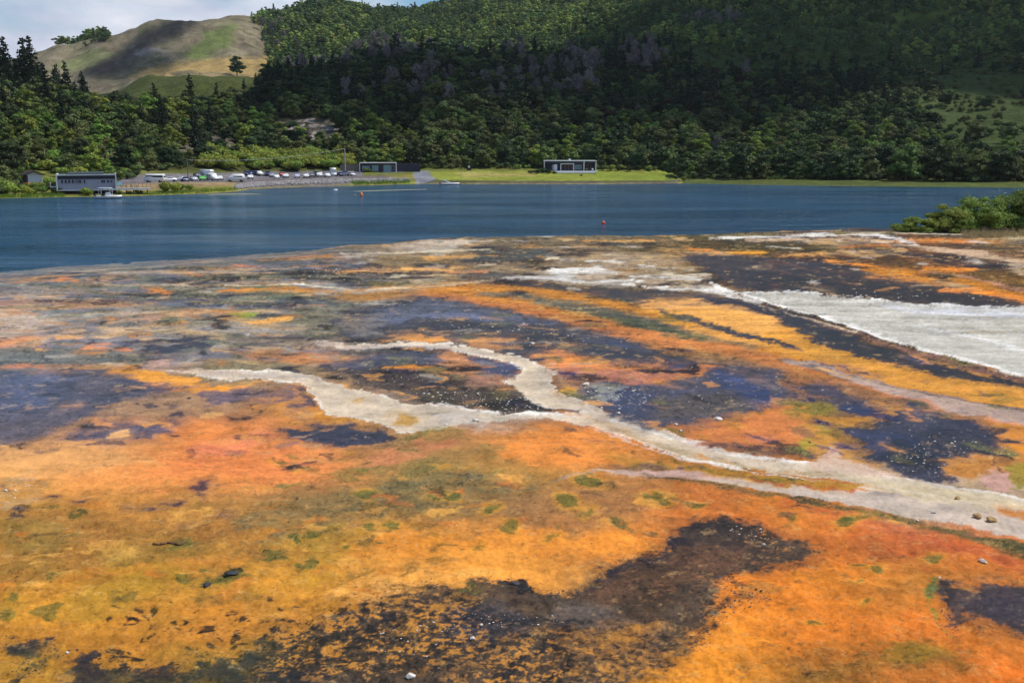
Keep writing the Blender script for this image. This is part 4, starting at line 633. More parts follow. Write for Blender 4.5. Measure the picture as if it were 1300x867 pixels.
# bare hill
bare = sm(690, 720, DG)*sm(352, 332, SS+n1_*6)*sm(20, 60, SS)
gd(bare, (158, 146, 118)); gd(bare*sm(-.1, .5, n4_), (136, 134, 98), .7); gd(bare*sm(.1, .6, n1_)*.6, (178, 162, 138)); gd(bare*sm(.25, .6, n2_), (122, 120, 80), .6)
gd(bare*sm(.15, .5, fbm(XG/22+DG/40, DG/90, 331, 5, .6)), (120, 106, 88), .55); gd(bare*sm(.3, .6, fbm(XG/7, DG/10, 333, 4, .6)), (92, 98, 58), .6)
gp([(160,100),(180,88),(230,78),(345,72),(345,100),(300,97),(240,90),(200,98)], (198,168,106), a=.9, d0=700, w=4); gp([(232,70),(262,40),(300,30),(290,62),(250,76)], (118,140,68), a=.75, d0=700, w=6, soft=5); gp([(70,82),(120,64),(150,66),(120,84),(90,90)], (150,156,100), a=.8, d0=700)
gp([(105,92),(150,66),(190,40),(232,26),(255,26),(225,48),(185,66),(165,90),(130,96)], (96,88,80), a=.75, d0=700, w=3, soft=6, tex=-.5); gp([(160,60),(215,62),(180,72)], (186,176,168), a=.6, d0=700)  # first band darkens the gully with shade put into the ground colour
gd(sm(520, 700, DG)*sm(340, 380, SS), (84, 104, 50)); gd(sm(700, 900, DG)*sm(.0, .5, n1_)*sm(350, 380, SS), (128, 150, 70), .8)
CL *= (1+.25*n2_+.15*n1_)[..., None]; CL = np.clip(CL*.62, .005, .8)
me = mesh_np('hills', np.stack([XG, DG, ZG], -1).reshape(-1, 3), (lambda nr, nc: (lambda q: np.stack([q, q+1, q+nc+1, q+nc], -1))((np.arange(nr-1)[:, None]*nc+np.arange(nc-1)[None, :]).ravel()))(*XG.shape))
put_color(me, 'soil', CL)
m, t, b = newmat('hill_ground'); l = t.links.new; ca = N(t, 'ShaderNodeAttribute', attribute_name='soil'); b.inputs['Roughness'].default_value = .95; b.inputs['Specular IOR Level'].default_value = .1
tx = N(t, 'ShaderNodeTexCoord'); n1 = N(t, 'ShaderNodeTexNoise'); n1.inputs['Scale'].default_value = .8; n1.inputs['Detail'].default_value = 8; r1 = N(t, 'ShaderNodeMapRange'); r1.inputs[1].default_value = .3; r1.inputs[2].default_value = .7; r1.inputs[3].default_value = .65; r1.inputs[4].default_value = 1.3
vm = N(t, 'ShaderNodeVectorMath', operation='SCALE'); l(tx.outputs['Object'], n1.inputs['Vector']); l(n1.outputs[0], r1.inputs[0]); l(ca.outputs['Color'], vm.inputs[0]); l(r1.outputs[0], vm.inputs['Scale']); l(vm.outputs[0], b.inputs['Base Color'])
bu = N(t, 'ShaderNodeBump'); bu.inputs['Distance'].default_value = .6; bu.inputs['Strength'].default_value = .6; l(n1.outputs[0], bu.inputs['Height']); l(bu.outputs[0], b.inputs['Normal'])
hills = link('hills', me, m); tag(hills, 'far shore and wooded hills rising behind the lake', kind='structure')
# shallow sand bars by the far shore
def bar(name, pts, label, mt, h=.10):
    g_ = [on_plane(x, y, .05) for x, y in pts]; cx = sum(p[0] for p in g_)/len(g_); cy = sum(p[1] for p in g_)/len(g_)
    mb = bmesh.new(); top = [mb.verts.new((cx+(x-cx)*.7, cy+(y-cy)*.7, h)) for x, y in g_]; bot = [mb.verts.new((x, y, -.4)) for x, y in g_]
    mb.faces.new(top); n = len(g_)
    for i in range(n): mb.faces.new((bot[i], bot[(i+1) % n], top[(i+1) % n], top[i]))
    bmesh.ops.recalc_face_normals(mb, faces=mb.faces); me = bpy.data.meshes.new(name); mb.to_mesh(me); mb.free(); o = link(name, me, mt); tag(o, label, kind='structure')
M['sand'] = mat('sand_bar', (.17, .18, .12), .9, .25, .6)
bar('sand_bar', [(250,248.0),(285,247.4),(330,246.9),(345,246.3),(330,245.6),(295,245.2),(255,246.4)], 'low grassy spit running out from the car park shore', M['sand'], .04)
bar('sand_bar', [(428,243.6),(440,242.4),(480,241.2),(520,240.2),(560,239.4),(560,240.2),(520,241.4),(480,242.8),(445,244)], 'thin pale weed bar in the lake near the buoy', M['sand'], .03)

# ------------------------------------------------------------------ unseen cloud high above the frame, cover shaped to shade the hills
cs = np.linspace(-500, 2300, 180); cd = np.concatenate([np.linspace(330, 760, 110), np.linspace(770, 1700, 60)])
CS, CD = np.meshgrid(cs, cd); CZ = land_z(CS, CD); CX = (CS-650)/1322*CD; cu, cv = project(CX, CD, CZ)
def pm(pts, soft, d0=0, d1=9999): return sm(-soft, soft, poly_sdf(cu, cv, pts))*(CD >= d0)*(CD <= d1)
cr_ = CD-dshore(CS)
dens = pm([(300,128),(330,100),(420,92),(460,70),(520,60),(600,60),(690,76),(740,48),(800,16),(870,-14),(960,-60),(960,-400),(3000,-400),(3000,140),(1300,130),(1150,110),(1060,150),(980,165),(900,180),(760,178),(700,160),(600,128),(520,170),(450,178),(330,176),(290,150)], 8)
dens = np.where((CD > 705) & (CS < 700), dens*sm(760, 715, CD), dens)
dens = np.maximum(dens, .30*pm([(560,130),(700,150),(780,165),(900,178),(1060,150),(1300,120),(3000,120),(3000,222),(1300,222),(1000,222),(780,205),(560,190),(440,190)], 14))
dens = np.maximum(dens, .60*pm([(120,116),(170,84),(330,84),(330,135),(180,128)], 7, 520, 705)); dens = np.maximum(dens, .28*pm([(-400,60),(90,108),(300,124),(320,190),(240,165),(150,135),(60,118),(-400,110)], 10, 0, 560))
dens = np.maximum(dens, .85*pm([(95,98),(150,66),(185,36),(236,16),(258,22),(225,48),(190,62),(240,66),(215,92),(150,104)], 8, 690, 1500))
dens = dens*(1-.6*pm([(330,186),(340,144),(440,144),(440,186)], 10, 300, 520))
dens = np.clip(dens*(1.04+.10*fbm(CX/60, CD/60, 401, 4)), 0, .985)
edge = np.ones_like(dens)
alt = 620.0; kk = (alt-CZ)/SUN.z
BX, BYc = CX+SUN.x*kk, CD+SUN.y*kk
thick = (8+70*dens)*(1+.5*fbm(BX/80, BYc/80, 403, 5))
bot = np.stack([BX, BYc, alt-.25*thick*(1+.3*fbm(BX/30, BYc/30, 405, 3))*0+np.zeros_like(BX)], -1); kt = thick/SUN.z
top = np.stack([BX+SUN.x*kt, BYc+SUN.y*kt, alt+thick], -1)
nr, nc = BX.shape; q = (np.arange(nr-1)[:, None]*nc+np.arange(nc-1)[None, :]).ravel(); Q = np.stack([q, q+1, q+nc+1, q+nc], -1)
# leave out cells that have no cover
dm = dens.ravel(); keep = (dm[Q].max(1) > .01); Q = Q[keep]; Q2 = Q+nr*nc
me = mesh_np('cloud', np.concatenate([bot.reshape(-1, 3), top.reshape(-1, 3)]), np.concatenate([Q[:, ::-1], Q2]))
al = 1-np.sqrt(1-dens); put_float(me, 'cover', np.concatenate([al.ravel(), al.ravel()]))
m, t, b = newmat('cloud_vapour'); l = t.links.new; b.inputs['Base Color'].default_value = (.85, .87, .9, 1); b.inputs['Roughness'].default_value = 1; b.inputs['Specular IOR Level'].default_value = 0
at_ = N(t, 'ShaderNodeAttribute', attribute_name='cover'); l(at_.outputs['Fac'], b.inputs['Alpha'])
cloud = link('cloud', me, m); tag(cloud, 'unseen cloud shaped to shade the wooded hills', kind='structure')

# ------------------------------------------------------------------ air
m = bpy.data.materials.new('valley_air'); m.use_nodes = True; t = m.node_tree; t.nodes.clear(); vo = N(t, 'ShaderNodeVolumePrincipled'); vo.inputs['Color'].default_value = (.86, .91, 1, 1); vo.inputs['Density'].default_value = .000036; vo.inputs['Anisotropy'].default_value = .2
mo = N(t, 'ShaderNodeOutputMaterial'); t.links.new(vo.outputs[0], mo.inputs['Volume'])
hz_top = float(ZG.max())+40; hz = MB().box(-14600, 14600, -400, 6300, -10, min(hz_top, 560)).build('haze', m); tag(hz, 'thin pale air filling the valley', kind='stuff')

# ------------------------------------------------------------------ vegetation prototypes
def rotm(n): 
    q = RNG.normal(size=(n, 4)); q /= np.linalg.norm(q, axis=1)[:, None]; w, x, y, z = q.T
    return np.stack([np.stack([1-2*(y*y+z*z), 2*(x*y-z*w), 2*(x*z+y*w)], -1), np.stack([2*(x*y+z*w), 1-2*(x*x+z*z), 2*(y*z-x*w)], -1), np.stack([2*(x*z-y*w), 2*(y*z+x*w), 1-2*(x*x+y*y)], -1)], 1)
LEAF = np.array([[-.5, -.28, 0], [.5, -.22, .05], [.55, .25, -.05], [-.45, .3, .04]])
def leaf_cloud(pts, size, flat=.5, nrm=None):
    n = len(pts); s = size*(.6+.8*RNG.random(n))
    if nrm is None: Rm = rotm(n); L_ = np.einsum('nij,kj->nki', Rm, LEAF)*s[:, None, None]
    else:
        w = nrm+RNG.normal(size=(n, 3))*.42; w /= np.linalg.norm(w, axis=1)[:, None]; t = np.cross(w, RNG.normal(size=(n, 3))); t /= np.linalg.norm(t, axis=1)[:, None]; b_ = np.cross(w, t)
        L_ = (LEAF[None, :, :1]*t[:, None]+LEAF[None, :, 1:2]*b_[:, None]*1.25+LEAF[None, :, 2:]*w[:, None])*s[:, None, None]
    return (pts[:, None, :]+L_).reshape(-1, 3), np.arange(n*4).reshape(-1, 4)
ICO = bmesh.new(); bmesh.ops.create_icosphere(ICO, subdivisions=1, radius=1); ICO.verts.ensure_lookup_table()
IV = np.array([v.co[:] for v in ICO.verts]); IT = np.array([[v.index for v in f.verts] for f in ICO.faces]); ICO.free()
def lobes(nl, rx, rz, z0, lr): 
    c = []
    for i in range(nl):
        a = random.uniform(0, 2*math.pi); r = math.sqrt(random.random())*rx; z = z0+random.uniform(.1, 1)*rz*(1-.5*(r/rx)**2); c.append((r*math.cos(a), r*math.sin(a), z, lr*random.uniform(.6, 1.25)))
    return c
def crown_mesh(name, lob, nleaf, lsize, squash=.7, core=.78):
    tot = sum(l_[3]**2 for l_ in lob); v = []; q = []; tr = []; off = 0
    for (x, y, z, r) in lob:
        cv = IV*r*core*(.85+.3*RNG.random((len(IV), 1))); cv[:, 2] *= squash; v.append(cv+[x, y, z]); tr.append(IT+off); off += len(IV)
    for (x, y, z, r) in lob:
        n = max(8, int(nleaf*r*r/tot)); d = RNG.normal(size=(n, 3)); d /= np.linalg.norm(d, axis=1)[:, None]; d[:, 2] = np.abs(d[:, 2])*.9-.25*RNG.random(n)
        p = d*r*(.74+.34*RNG.random((n, 1))+.42*(RNG.random((n, 1)) < .22)*RNG.random((n, 1))); p[:, 2] *= squash; p += [x, y, z]; lv, lq = leaf_cloud(p, lsize, nrm=d+[0, 0, .25]); v.append(lv); q.append(lq+off); off += len(lv)
    return mesh_np(name, np.concatenate(v), np.concatenate(q), np.concatenate(tr), smooth=False)
def limb(mb, a, b, r0, r1, bend=.15):
    a = Vector(a); b = Vector(b); mid = (a+b)/2+Vector((random.uniform(-1, 1), random.uniform(-1, 1), 0))*(b-a).length*bend
    mb.tube(a, mid, r0, (r0+r1)/2, 6); mb.tube(mid, b, (r0+r1)/2, r1, 6)
def trunk_mesh(h, r, lob=None, name='trunk'):
    mb = MB(); t0 = Vector((random.uniform(-.3, .3), random.uniform(-.3, .3), h*.6)); mb.tube((0, 0, -.8), t0, r, r*.6, 7)
    for (x, y, z, _) in (lob or [])[:6]: limb(mb, t0*random.uniform(.7, 1), (x, y, z), r*.4, r*.12)
    return mb.mesh(name, True)
def broadleaf(h, w, nl, nleaf, ls, mt):
    lob = lobes(int(nl*1.7), w*random.uniform(.36, .44), h*.84, h*.08, w*.175)+[(0, 0, h*.3, w*.30), (random.uniform(-.1, .1)*w, random.uniform(-.1, .1)*w, h*.55, w*.22)]; cm = crown_mesh('crown', lob, nleaf, ls); cm.materials.append(mt); tm = trunk_mesh(h, h*.022+.05, lob); tm.materials.append(M['bark']); return tm, cm
def pine(h, w, mt, dens=1.0, ls=.7):
    pts = []; v = []; mb = MB(); mb.tube((0, 0, -1), (0, 0, h*.97), h*.02, .04, 7)
    lv = int(h*1.0)
    for i in range(lv):
        f = (i+.5)/lv; z = h*(.16+.82*f); rr = w*.5*(1-f)**.75*(.7+.5*random.random())+.25; nb = 5 if f < .8 else 4
        for k in range(nb):
            a = random.uniform(0, 6.283); L_ = rr*random.uniform(.65, 1.15); e = (math.cos(a)*L_, math.sin(a)*L_, z+L_*random.uniform(-.05, .35)); mb.tube((0, 0, z), e, .05, .015, 4)
            n = max(3, int(L_*5.5*dens))
            for j in range(n):
                tt = (j+.6)/n; pts.append((e[0]*tt+random.gauss(0, .2), e[1]*tt+random.gauss(0, .2), z+(e[2]-z)*tt+random.gauss(0, .18)))
    cv, cq = leaf_cloud(np.array(pts), ls, .3); cm = mesh_np('crown', cv, cq, smooth=False); cm.materials.append(mt); tm = mb.mesh('trunk', True); tm.materials.append(M['bark']); return tm, cm
def dead_tree(h, w):
    mb = MB(); mb.tube((0, 0, -1), (0, 0, h*.95), h*.02+.03, .04, 6); pts = []
    for i in range(26):
        z = h*random.uniform(.25, .95); a = random.uniform(0, 6.283); L_ = w*.5*(1.1-z/h)*random.uniform(.6, 1.2)+.4; e = Vector((math.cos(a)*L_, math.sin(a)*L_, z+L_*random.uniform(.2, .8))); mb.tube((0, 0, z), e, .07, .02, 4)
        for j in range(16):
            tt = random.uniform(.3, 1.05); pts.append((e.x*tt+random.gauss(0, .25), e.y*tt+random.gauss(0, .25), z+(e.z-z)*tt+random.gauss(0, .3)))
    T_ = np.array([[-.5, -.07, 0], [.5, -.05, .1], [.5, .05, .1], [-.5, .07, 0]]); p = np.array(pts); Rm = rotm(len(p)); lv = (p[:, None, :]+np.einsum('nij,kj->nki', Rm, T_*1.5)).reshape(-1, 3)
    cm = mesh_np('twigs', lv, np.arange(len(lv)).reshape(-1, 4), smooth=False); cm.materials.append(M['dead']); tm = mb.mesh('trunk', True); tm.materials.append(M['deadwood']); return tm, cm
def shrub(h, w, nl, nleaf, ls, mt):
    lob = [(random.uniform(-.35, .35)*w, random.uniform(-.3, .3)*w, h*random.uniform(.25, .62), h*random.uniform(.3, .42)) for _ in range(nl)]; cm = crown_mesh('foliage', lob, nleaf, ls, .85); cm.materials.append(mt)
    mb = MB()
    for (x, y, z, _) in lob: limb(mb, (x*.15, y*.15, -.3), (x, y, z), .07, .03)
    tm = mb.mesh('stems', True); tm.materials.append(M['bark']); return tm, cm
def merge(tm, cm, name):
    bm = bmesh.new(); bm.from_mesh(cm); n = len(bm.faces); bm.from_mesh(tm); bm.faces.ensure_lookup_table()
    for i in range(n, len(bm.faces)): bm.faces[i].material_index = 1
    me = bpy.data.meshes.new(name); bm.to_mesh(me); bm.free(); me.materials.append(cm.materials[0]); me.materials.append(tm.materials[0]); return me
PR = {}
PR['broadleaf_tree'] = [broadleaf(8.5, 7.5, 12, 1800, .46, M['leaf']), broadleaf(9.5, 7, 13, 1800, .45, M['leafd']), broadleaf(7.5, 8, 12, 1700, .48, M['leafo']), broadleaf(9, 6.5, 12, 1600, .46, M['leafb']), broadleaf(10, 8, 15, 2000, .46, M['leafd'])]
PR['pine_tree'] = [pine(15, 7, M['pine']), pine(18, 7.5, M['pine']), pine(13, 6, M['pine'])]
PR['dead_tree'] = [dead_tree(9, 6), dead_tree(11, 7), dead_tree(8, 6)]
PR['shrub'] = [shrub(2.6, 3.4, 6, 700, .28, M['leafb']), shrub(2.2, 3.0, 5, 600, .28, M['leaf']), shrub(3.0, 3.6, 6, 760, .28, M['shore']), shrub(2.0, 3.4, 5, 600, .28, M['leafd'])]
# small variants for the mass of far trees
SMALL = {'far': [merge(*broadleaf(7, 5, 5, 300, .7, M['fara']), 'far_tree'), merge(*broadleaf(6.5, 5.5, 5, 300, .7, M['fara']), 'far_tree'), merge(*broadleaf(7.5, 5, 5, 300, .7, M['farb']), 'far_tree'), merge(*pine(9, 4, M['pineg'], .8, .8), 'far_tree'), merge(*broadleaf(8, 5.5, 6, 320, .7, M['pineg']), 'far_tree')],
         'near': [merge(*broadleaf(8, 6.5, 9, 900, .55, M['leafd']), 'wood_tree'), merge(*broadleaf(8, 7, 9, 900, .55, M['leaf']), 'wood_tree'), merge(*broadleaf(9, 6.5, 9, 900, .55, M['leafd']), 'wood_tree'), merge(*shrub(3, 3.8, 5, 400, .4, M['leafo']), 'wood_tree'), merge(*broadleaf(7, 6, 8, 700, .55, M['red']), 'wood_tree'), merge(*dead_tree(9, 6), 'wood_tree'), merge(*broadleaf(7, 7, 9, 900, .55, M['leafo']), 'wood_tree'), merge(*pine(12, 6, M['pine'], 1, .6), 'wood_tree'), merge(*broadleaf(7.5, 6, 9, 900, .5, M['leafb']), 'wood_tree')]}

# ------------------------------------------------------------------ where vegetation stands
def inside(px, py, pts): return poly_sdf(np.atleast_1d(px).astype(float), np.atleast_1d(py).astype(float), pts) > 0
def scatter(d0, d1, step, s0=-140, s1=1440):
    ys = np.arange(d0, d1, step); out = []
    for y in ys:
        xs = np.arange((s0-650)/1322*y, (s1-650)/1322*y, step); out.append(np.stack([xs+RNG.uniform(-.45, .45, len(xs))*step, np.full(len(xs), y)+RNG.uniform(-.45, .45, len(xs))*step], -1))
    p = np.concatenate(out); s = 650+1322*p[:, 0]/p[:, 1]; z = land_z(s, p[:, 1]); u, v = project(p[:, 0], p[:, 1], z); return p[:, 0], p[:, 1], z, s, u, v
KNOLL = [(105,116),(150,96),(180,88),(230,82),(335,86),(335,124),(250,134),(180,130)]
GRASSR = [(1195,200),(1185,168),(1150,142),(1110,122),(1150,98),(1300,84),(1700,70),(1700,205),(1300,212)]
UPR = [(850,62),(960,30),(1300,10),(1700,0),(1700,88),(1300,88),(1000,104),(900,112)]
ROCK = [(346,180),(352,153),(428,153),(430,177)]
SCRUB = [(212,196),(245,160),(300,165),(305,196),(250,206)]
# visible test: horizon of the land along each column
def visible(s, d, z, top):
    u, v = project((s-650)/1322*d, d, z+top); dd = np.linspace(230, 1, 1)
    vis = np.ones(len(s), bool)
    for f in np.linspace(.5, .985, 26):
        q = d*f; ok = q > 215; zz = land_z(s, np.maximum(q, 215)); cu_, cv_ = project((s-650)/1322*q, q, zz); vis &= ~(ok & (cv_ < v-1))
    return vis
big = []      # (kind, variant, x, y, z, scale, label)
def jit(): return random.random()
X1, Y1, Z1, S1, U1, V1 = scatter(235, 720, 5.2)
rel = Y1-dshore(S1); vis = visible(S1, Y1, Z1, 9)
nz = fbm(X1/30, Y1/30, 501, 3); nk = RNG.random(len(X1))
near_pts = []
bl = inside(U1, V1, KNOLL) & (Y1 > 540); gr_ = inside(U1, V1, GRASSR) & (Y1 > 350); up = inside(U1, V1, UPR); rk = inside(U1, V1, ROCK) & (Y1 < 500); scb = inside(U1, V1, SCRUB) & (Y1 < 450)
lim = np.interp(S1, [-400, 0, 18, 28, 64, 76, 150, 190, 250, 310, 430, 470, 560, 700, 850, 870, 1000, 1300, 1800], [6, 9, 56, 64, 64, 48, 44, 72, 92, 102, 98, 66, 62, 68, 50, 16, 16, 18, 20])
for i in range(len(X1)):
    if not vis[i] or rel[i] < lim[i]: continue
    if bl[i] and nk[i] > .03: continue
    if gr_[i] and nk[i] > .26+.5*(nz[i] > .25): continue
    if up[i] and nk[i] > .55+.3*nz[i]: continue
    if rk[i] or (scb[i] and nk[i] > .35): continue
    if (Y1[i] > 560 and S1[i] < 335) or (115 < S1[i] < 318 and rel[i] > 222 and not bl[i]): continue
    s, y = S1[i], Y1[i]; kind = 'b'
    if gr_[i] or up[i]: kind = 'sh' if nk[i]*3 % 1 < .75 else 'b'
    if s < 300 and rel[i] < 95 and V1[i] > 195: kind = 'sh' if nk[i] < .7 else 'b'
    near_pts.append((kind, X1[i], y, Z1[i], s, U1[i], V1[i], rel[i]))
def zone_label(kind, px, py):
    side = ('left of the brown hut' if px < 30 else 'above the brown hut' if px < 75 else 'above the grey boathouse' if px < 150 else 'behind the minibus' if px < 205 else 'behind the left parked cars' if px < 270 else 'behind the high roofed van' if px < 320 else 'behind the middle parked cars' if px < 385 else 'behind the right parked cars' if px < 440 else 'behind the middle lodge' if px < 505 else 'behind the dark annex' if px < 560 else 'behind the left half of the lawn' if px < 625 else 'left of the verandah lodge' if px < 690 else 'behind the verandah lodge' if px < 760 else 'behind the right end of the lawn' if px < 850 else 'above the tiny jetty' if px < 900 else 'just right of the tiny jetty' if px < 960 else 'on the dark shore right of centre' if px < 1040 else 'on the shore left of the thicket' if px < 1120 else 'opposite the left end of the thicket' if px < 1190 else 'opposite the middle of the thicket' if px < 1250 else 'on the shore at the far right edge')
    hgt = 'at the foot' if py > 214 else 'low down' if py > 200 else 'lower half' if py > 180 else 'half way up' if py > 150 else 'high up'
    return f'{hgt} {side}'
near_pts.sort(key=lambda r: r[2]); nb = ns = 0
rest_near = []
GREEN_IN = [[(545,215),(550,160),(600,128),(690,150),(700,215)], [(280,214),(450,208),(450,200),(380,190),(300,198)], [(-50,240),(-50,150),(60,170),(170,190),(215,222)], [(900,215),(920,170),(1040,160),(1120,180),(1150,215)]]
for r in near_pts:
    kind, x, y, z, s, px, py, rl = r
    gbr = any(inside(px, py, g_)[0] for g_ in GREEN_IN)
    if kind == 'b' and nb < 290 and rl < 150:
        vi = random.choice([0, 2, 3, 3, 2] if gbr and random.random() < .7 else [0, 1, 1, 4, 2]); sc_ = (.55+.7*random.random()**1.4)*(1.0 if px > 300 else .9); big.append(('broadleaf_tree', vi, x, y, z, sc_, px, py)); nb += 1
    elif kind == 'sh' and ns < 230: big.append(('shrub', random.choice([0, 1, 2, 3, 0] if gbr else [1, 3, 3, 1]), x, y, z, random.uniform(.8, 1.5), px, py)); ns += 1
    else: rest_near.append(r)
# a belt of low shrubs along the shore and round the huts
for (px, py, v_, sc_) in [(8,246,0,1.3),(20,248,0,1.2),(32,248,2,.75),(44,247,0,.8),(55,246,0,.8),(68,245,1,1.3),(72,247,1,1.0),(3,240,1,1.9),(14,238,1,1.8),(20,238,3,1.5),(42,241,0,.75),(68,238,0,1.2),(28,243,1,.8),(50,240,1,.7),(-12,244,0,1.6),(-28,246,1,1.7),(107,248.6,2,.8),(112,248.8,0,.6),(214,244,2,1.05),(221,243.5,2,.9),(230,242,1,.7),(240,241.5,2,.55),(152,247,1,.5),(165,247,1,.5),(176,246.6,0,.45),(466,219,0,.75),(688,220,3,1.0),(681,221,3,.9),(696,221,3,.8),(674,221,3,.7),(704,221,3,.6),(738,224,3,.35),(765,217,1,1.0),(775,217,0,.9),(785,217,1,1.1),(798,218,3,.9),(850,227,3,.9),(858,228,3,.7),(868,230,1,.8)]:
    x, y, z = hit(px, py); big.append(('shrub', v_, x, y, z, sc_, px, py, True))
for i in range(130):      # yellow-green scrub bank behind the cars
    px = 262+i*1.42; py = 209-3*math.sin(i*.22)-random.uniform(-6, 10); x, y, z = hit(px, py); big.append(('shrub', random.choice([0, 2, 2, 0]), x, y, z, random.uniform(1.1, 1.9), px, py))
for (px, py, k) in [(4,100,1),(16,104,0),(28,108,2),(-14,102,1),(40,105,1),(48,100,1),(57,103,0),(66,112,2),(2,92,2),(-30,104,1),(85,120,2),(310,116,2),(325,112,0),(345,112,2),(392,104,0),(408,102,2),(425,100,0),(455,96,2),(1225,186,2),(1090,200,2),(1140,196,2)]:
    dq = 425+random.uniform(-12, 12); x, y, z = ((px-650)/1322*dq, dq, float(land_z(np.array([px]), np.array([dq]))[0])) if px < 90 else hit(px, py, 330, 760); big.append(('pine_tree', k, x, y, z, random.uniform(.85, 1.05)*(.55 if px > 1000 else .62 if px > 90 else 1.42 if px < 62 else .8), px, py))
for (px, py) in [(384,100),(392,96),(372,98),(366,92),(402,88),(411,92),(432,84),(440,80),(452,72),(462,70),(470,74),(478,68),(486,72),(494,70),(502,74),(508,68),(516,72),(440,96),(456,90),(474,88),(490,86),(505,84),(530,72),(545,70),(552,72),(640,76),(648,74),(660,78),(540,98),(548,104),(530,108),(700,92),(712,84),(722,86),(735,90),(745,96),(755,92),(705,104),(720,108),(790,78),(800,70),(812,76),(822,84),(835,90),(845,86),(806,92),(820,98),(466,64),(474,62),(482,60),(490,62),(498,62),(506,62),(470,80),(482,80),(494,80),(506,78),(514,80),(522,76),(446,72),(454,66),(426,92),(434,90),(720,76),(730,80),(742,86),(716,96),(730,100),(744,104),(752,98),(796,72),(806,78),(816,80),(826,90),(838,78),(870,30),(886,32),(898,30),(880,28),(892,24),(905,26),(912,34),(925,32),(936,30),(372,60),(380,62),(352,64),(360,55),(346,44),(356,34),(332,36)]:
    x, y, z = hit(px, py, 330, 1250); big.append(('dead_tree', random.randrange(3), x, y, z, random.uniform(.85, 1.45), px, py))
x, y, z = hit(301, 96, 640, 1000); big.append(('broadleaf_tree', 1, x, y, z, 1.5, 301, 96))
kinds = dict(broadleaf_tree=('tree', ['round olive green tree', 'dark green spreading tree', 'wide mid green tree', 'bright green leafy tree', 'tall very dark tree'], 'broadleaf trees on the far shore slopes', ('trunk', 'crown')), pine_tree=('pine', ['dark conical pine']*3, 'pines on the far slopes', ('trunk', 'crown')), dead_tree=('dead tree', ['grey leafless dead tree']*3, 'dead grey trees on the hillside', ('trunk', 'twigs')), shrub=('shrub', ['bright green rounded shrub', 'olive green low shrub', 'yellow green rounded shrub', 'dark green low shrub'], 'shrubs on the far shore', ('stems', 'foliage')))
for rec in big:
    k, vi, x, y, z, s_, px, py = rec[:8]; tm, cm = PR[k][vi]; cat, lab, grp, (n0, n1n) = kinds[k]
    e = empty(k, (x, y, z), random.uniform(0, 6.28), s_); e.scale = (s_*random.uniform(.9, 1.15), s_*random.uniform(.9, 1.15), s_*random.uniform(.88, 1.12))
    a = bpy.data.objects.new(n0, tm); b_ = bpy.data.objects.new(n1n, cm); COL.objects.link(a); COL.objects.link(b_); a.parent = e; b_.parent = e
    if len(rec) == 9: zl = 'at the water edge' if py > 243 else ('beside the small brown hut' if px < 80 else 'in front of the middle lodge' if 460 < px < 475 else 'beside the verandah lodge' if 660 < px < 745 else 'at the lawn edge right of the verandah lodge' if px > 745 else 'on the grassy bank below the cars'); zl += ' left of the grey boathouse' if px < 78 and py > 243 else ' under the grey boathouse' if px < 200 and py > 243 else ''
    elif k == 'pine_tree': zl = 'on the skyline at far left' if px < 70 else 'on the right hand shore' if px > 1000 else 'at the top of the dark middle wood'
    elif k == 'dead_tree': zl = 'on the sunlit mountain slope' if py < 66 and px < 400 else 'on the crest of the dark middle hill' if py < 82 and px < 680 else 'high up at the right' if px > 860 else zone_label(k, px, py)
    elif abs(px-301) < .1: zl = 'alone at the foot of the bare hill'
    else: zl = zone_label(k, px, py)
    szw = 'small ' if s_ < .85 else 'large ' if s_ > 1.05 else ''
    tag(e, f'{szw}{lab[vi]} {zl}', cat, grp)

# mass of the remaining woods: geometry-node instances on points, one object per wood
def stuff_wood(name, label, pts, variants, picks, scales):
    coll = bpy.data.collections.new(name+'_sources')
    for i, vm_ in enumerate(variants):
        o = bpy.data.objects.new(f'{name}_{chr(97+i)}', vm_); coll.objects.link(o)
    me = bpy.data.meshes.new(name); me.vertices.add(len(pts)); me.vertices.foreach_set('co', np.asarray(pts, np.float32).ravel())
    a = me.attributes.new('pick', 'INT', 'POINT'); a.data.foreach_set('value', np.asarray(picks, np.int32)); put_float(me, 'size', np.asarray(scales)); put_float(me, 'turn', RNG.random(len(pts))*6.28)
    o = bpy.data.objects.new(name, me); COL.objects.link(o)
    g_ = bpy.data.node_groups.new(name, 'GeometryNodeTree'); g_.interface.new_socket('Geometry', in_out='INPUT', socket_type='NodeSocketGeometry'); g_.interface.new_socket('Geometry', in_out='OUTPUT', socket_type='NodeSocketGeometry')
    gi = N(g_, 'NodeGroupInput'); go = N(g_, 'NodeGroupOutput'); ip = N(g_, 'GeometryNodeInstanceOnPoints'); ci = N(g_, 'GeometryNodeCollectionInfo'); ci.inputs['Collection'].default_value = coll; ci.inputs['Separate Children'].default_value = True; ci.inputs['Reset Children'].default_value = True
    ip.inputs['Pick Instance'].default_value = True
    def attr(n, ty): q_ = N(g_, 'GeometryNodeInputNamedAttribute', data_type=ty); q_.inputs['Name'].default_value = n; return q_.outputs['Attribute']
    cx_ = N(g_, 'ShaderNodeCombineXYZ'); l = g_.links.new
    l(gi.outputs[0], ip.inputs['Points']); l(ci.outputs[0], ip.inputs['Instance']); l(attr('pick', 'INT'), ip.inputs['Instance Index']); l(attr('size', 'FLOAT'), ip.inputs['Scale']); l(attr('turn', 'FLOAT'), cx_.inputs['Z']); l(cx_.outputs[0], ip.inputs['Rotation']); l(ip.outputs[0], go.inputs[0])
    md = o.modifiers.new('scatter', 'NODES'); md.node_group = g_; tag(o, label, kind='stuff'); return o
pts, pk, scl = [], [], []
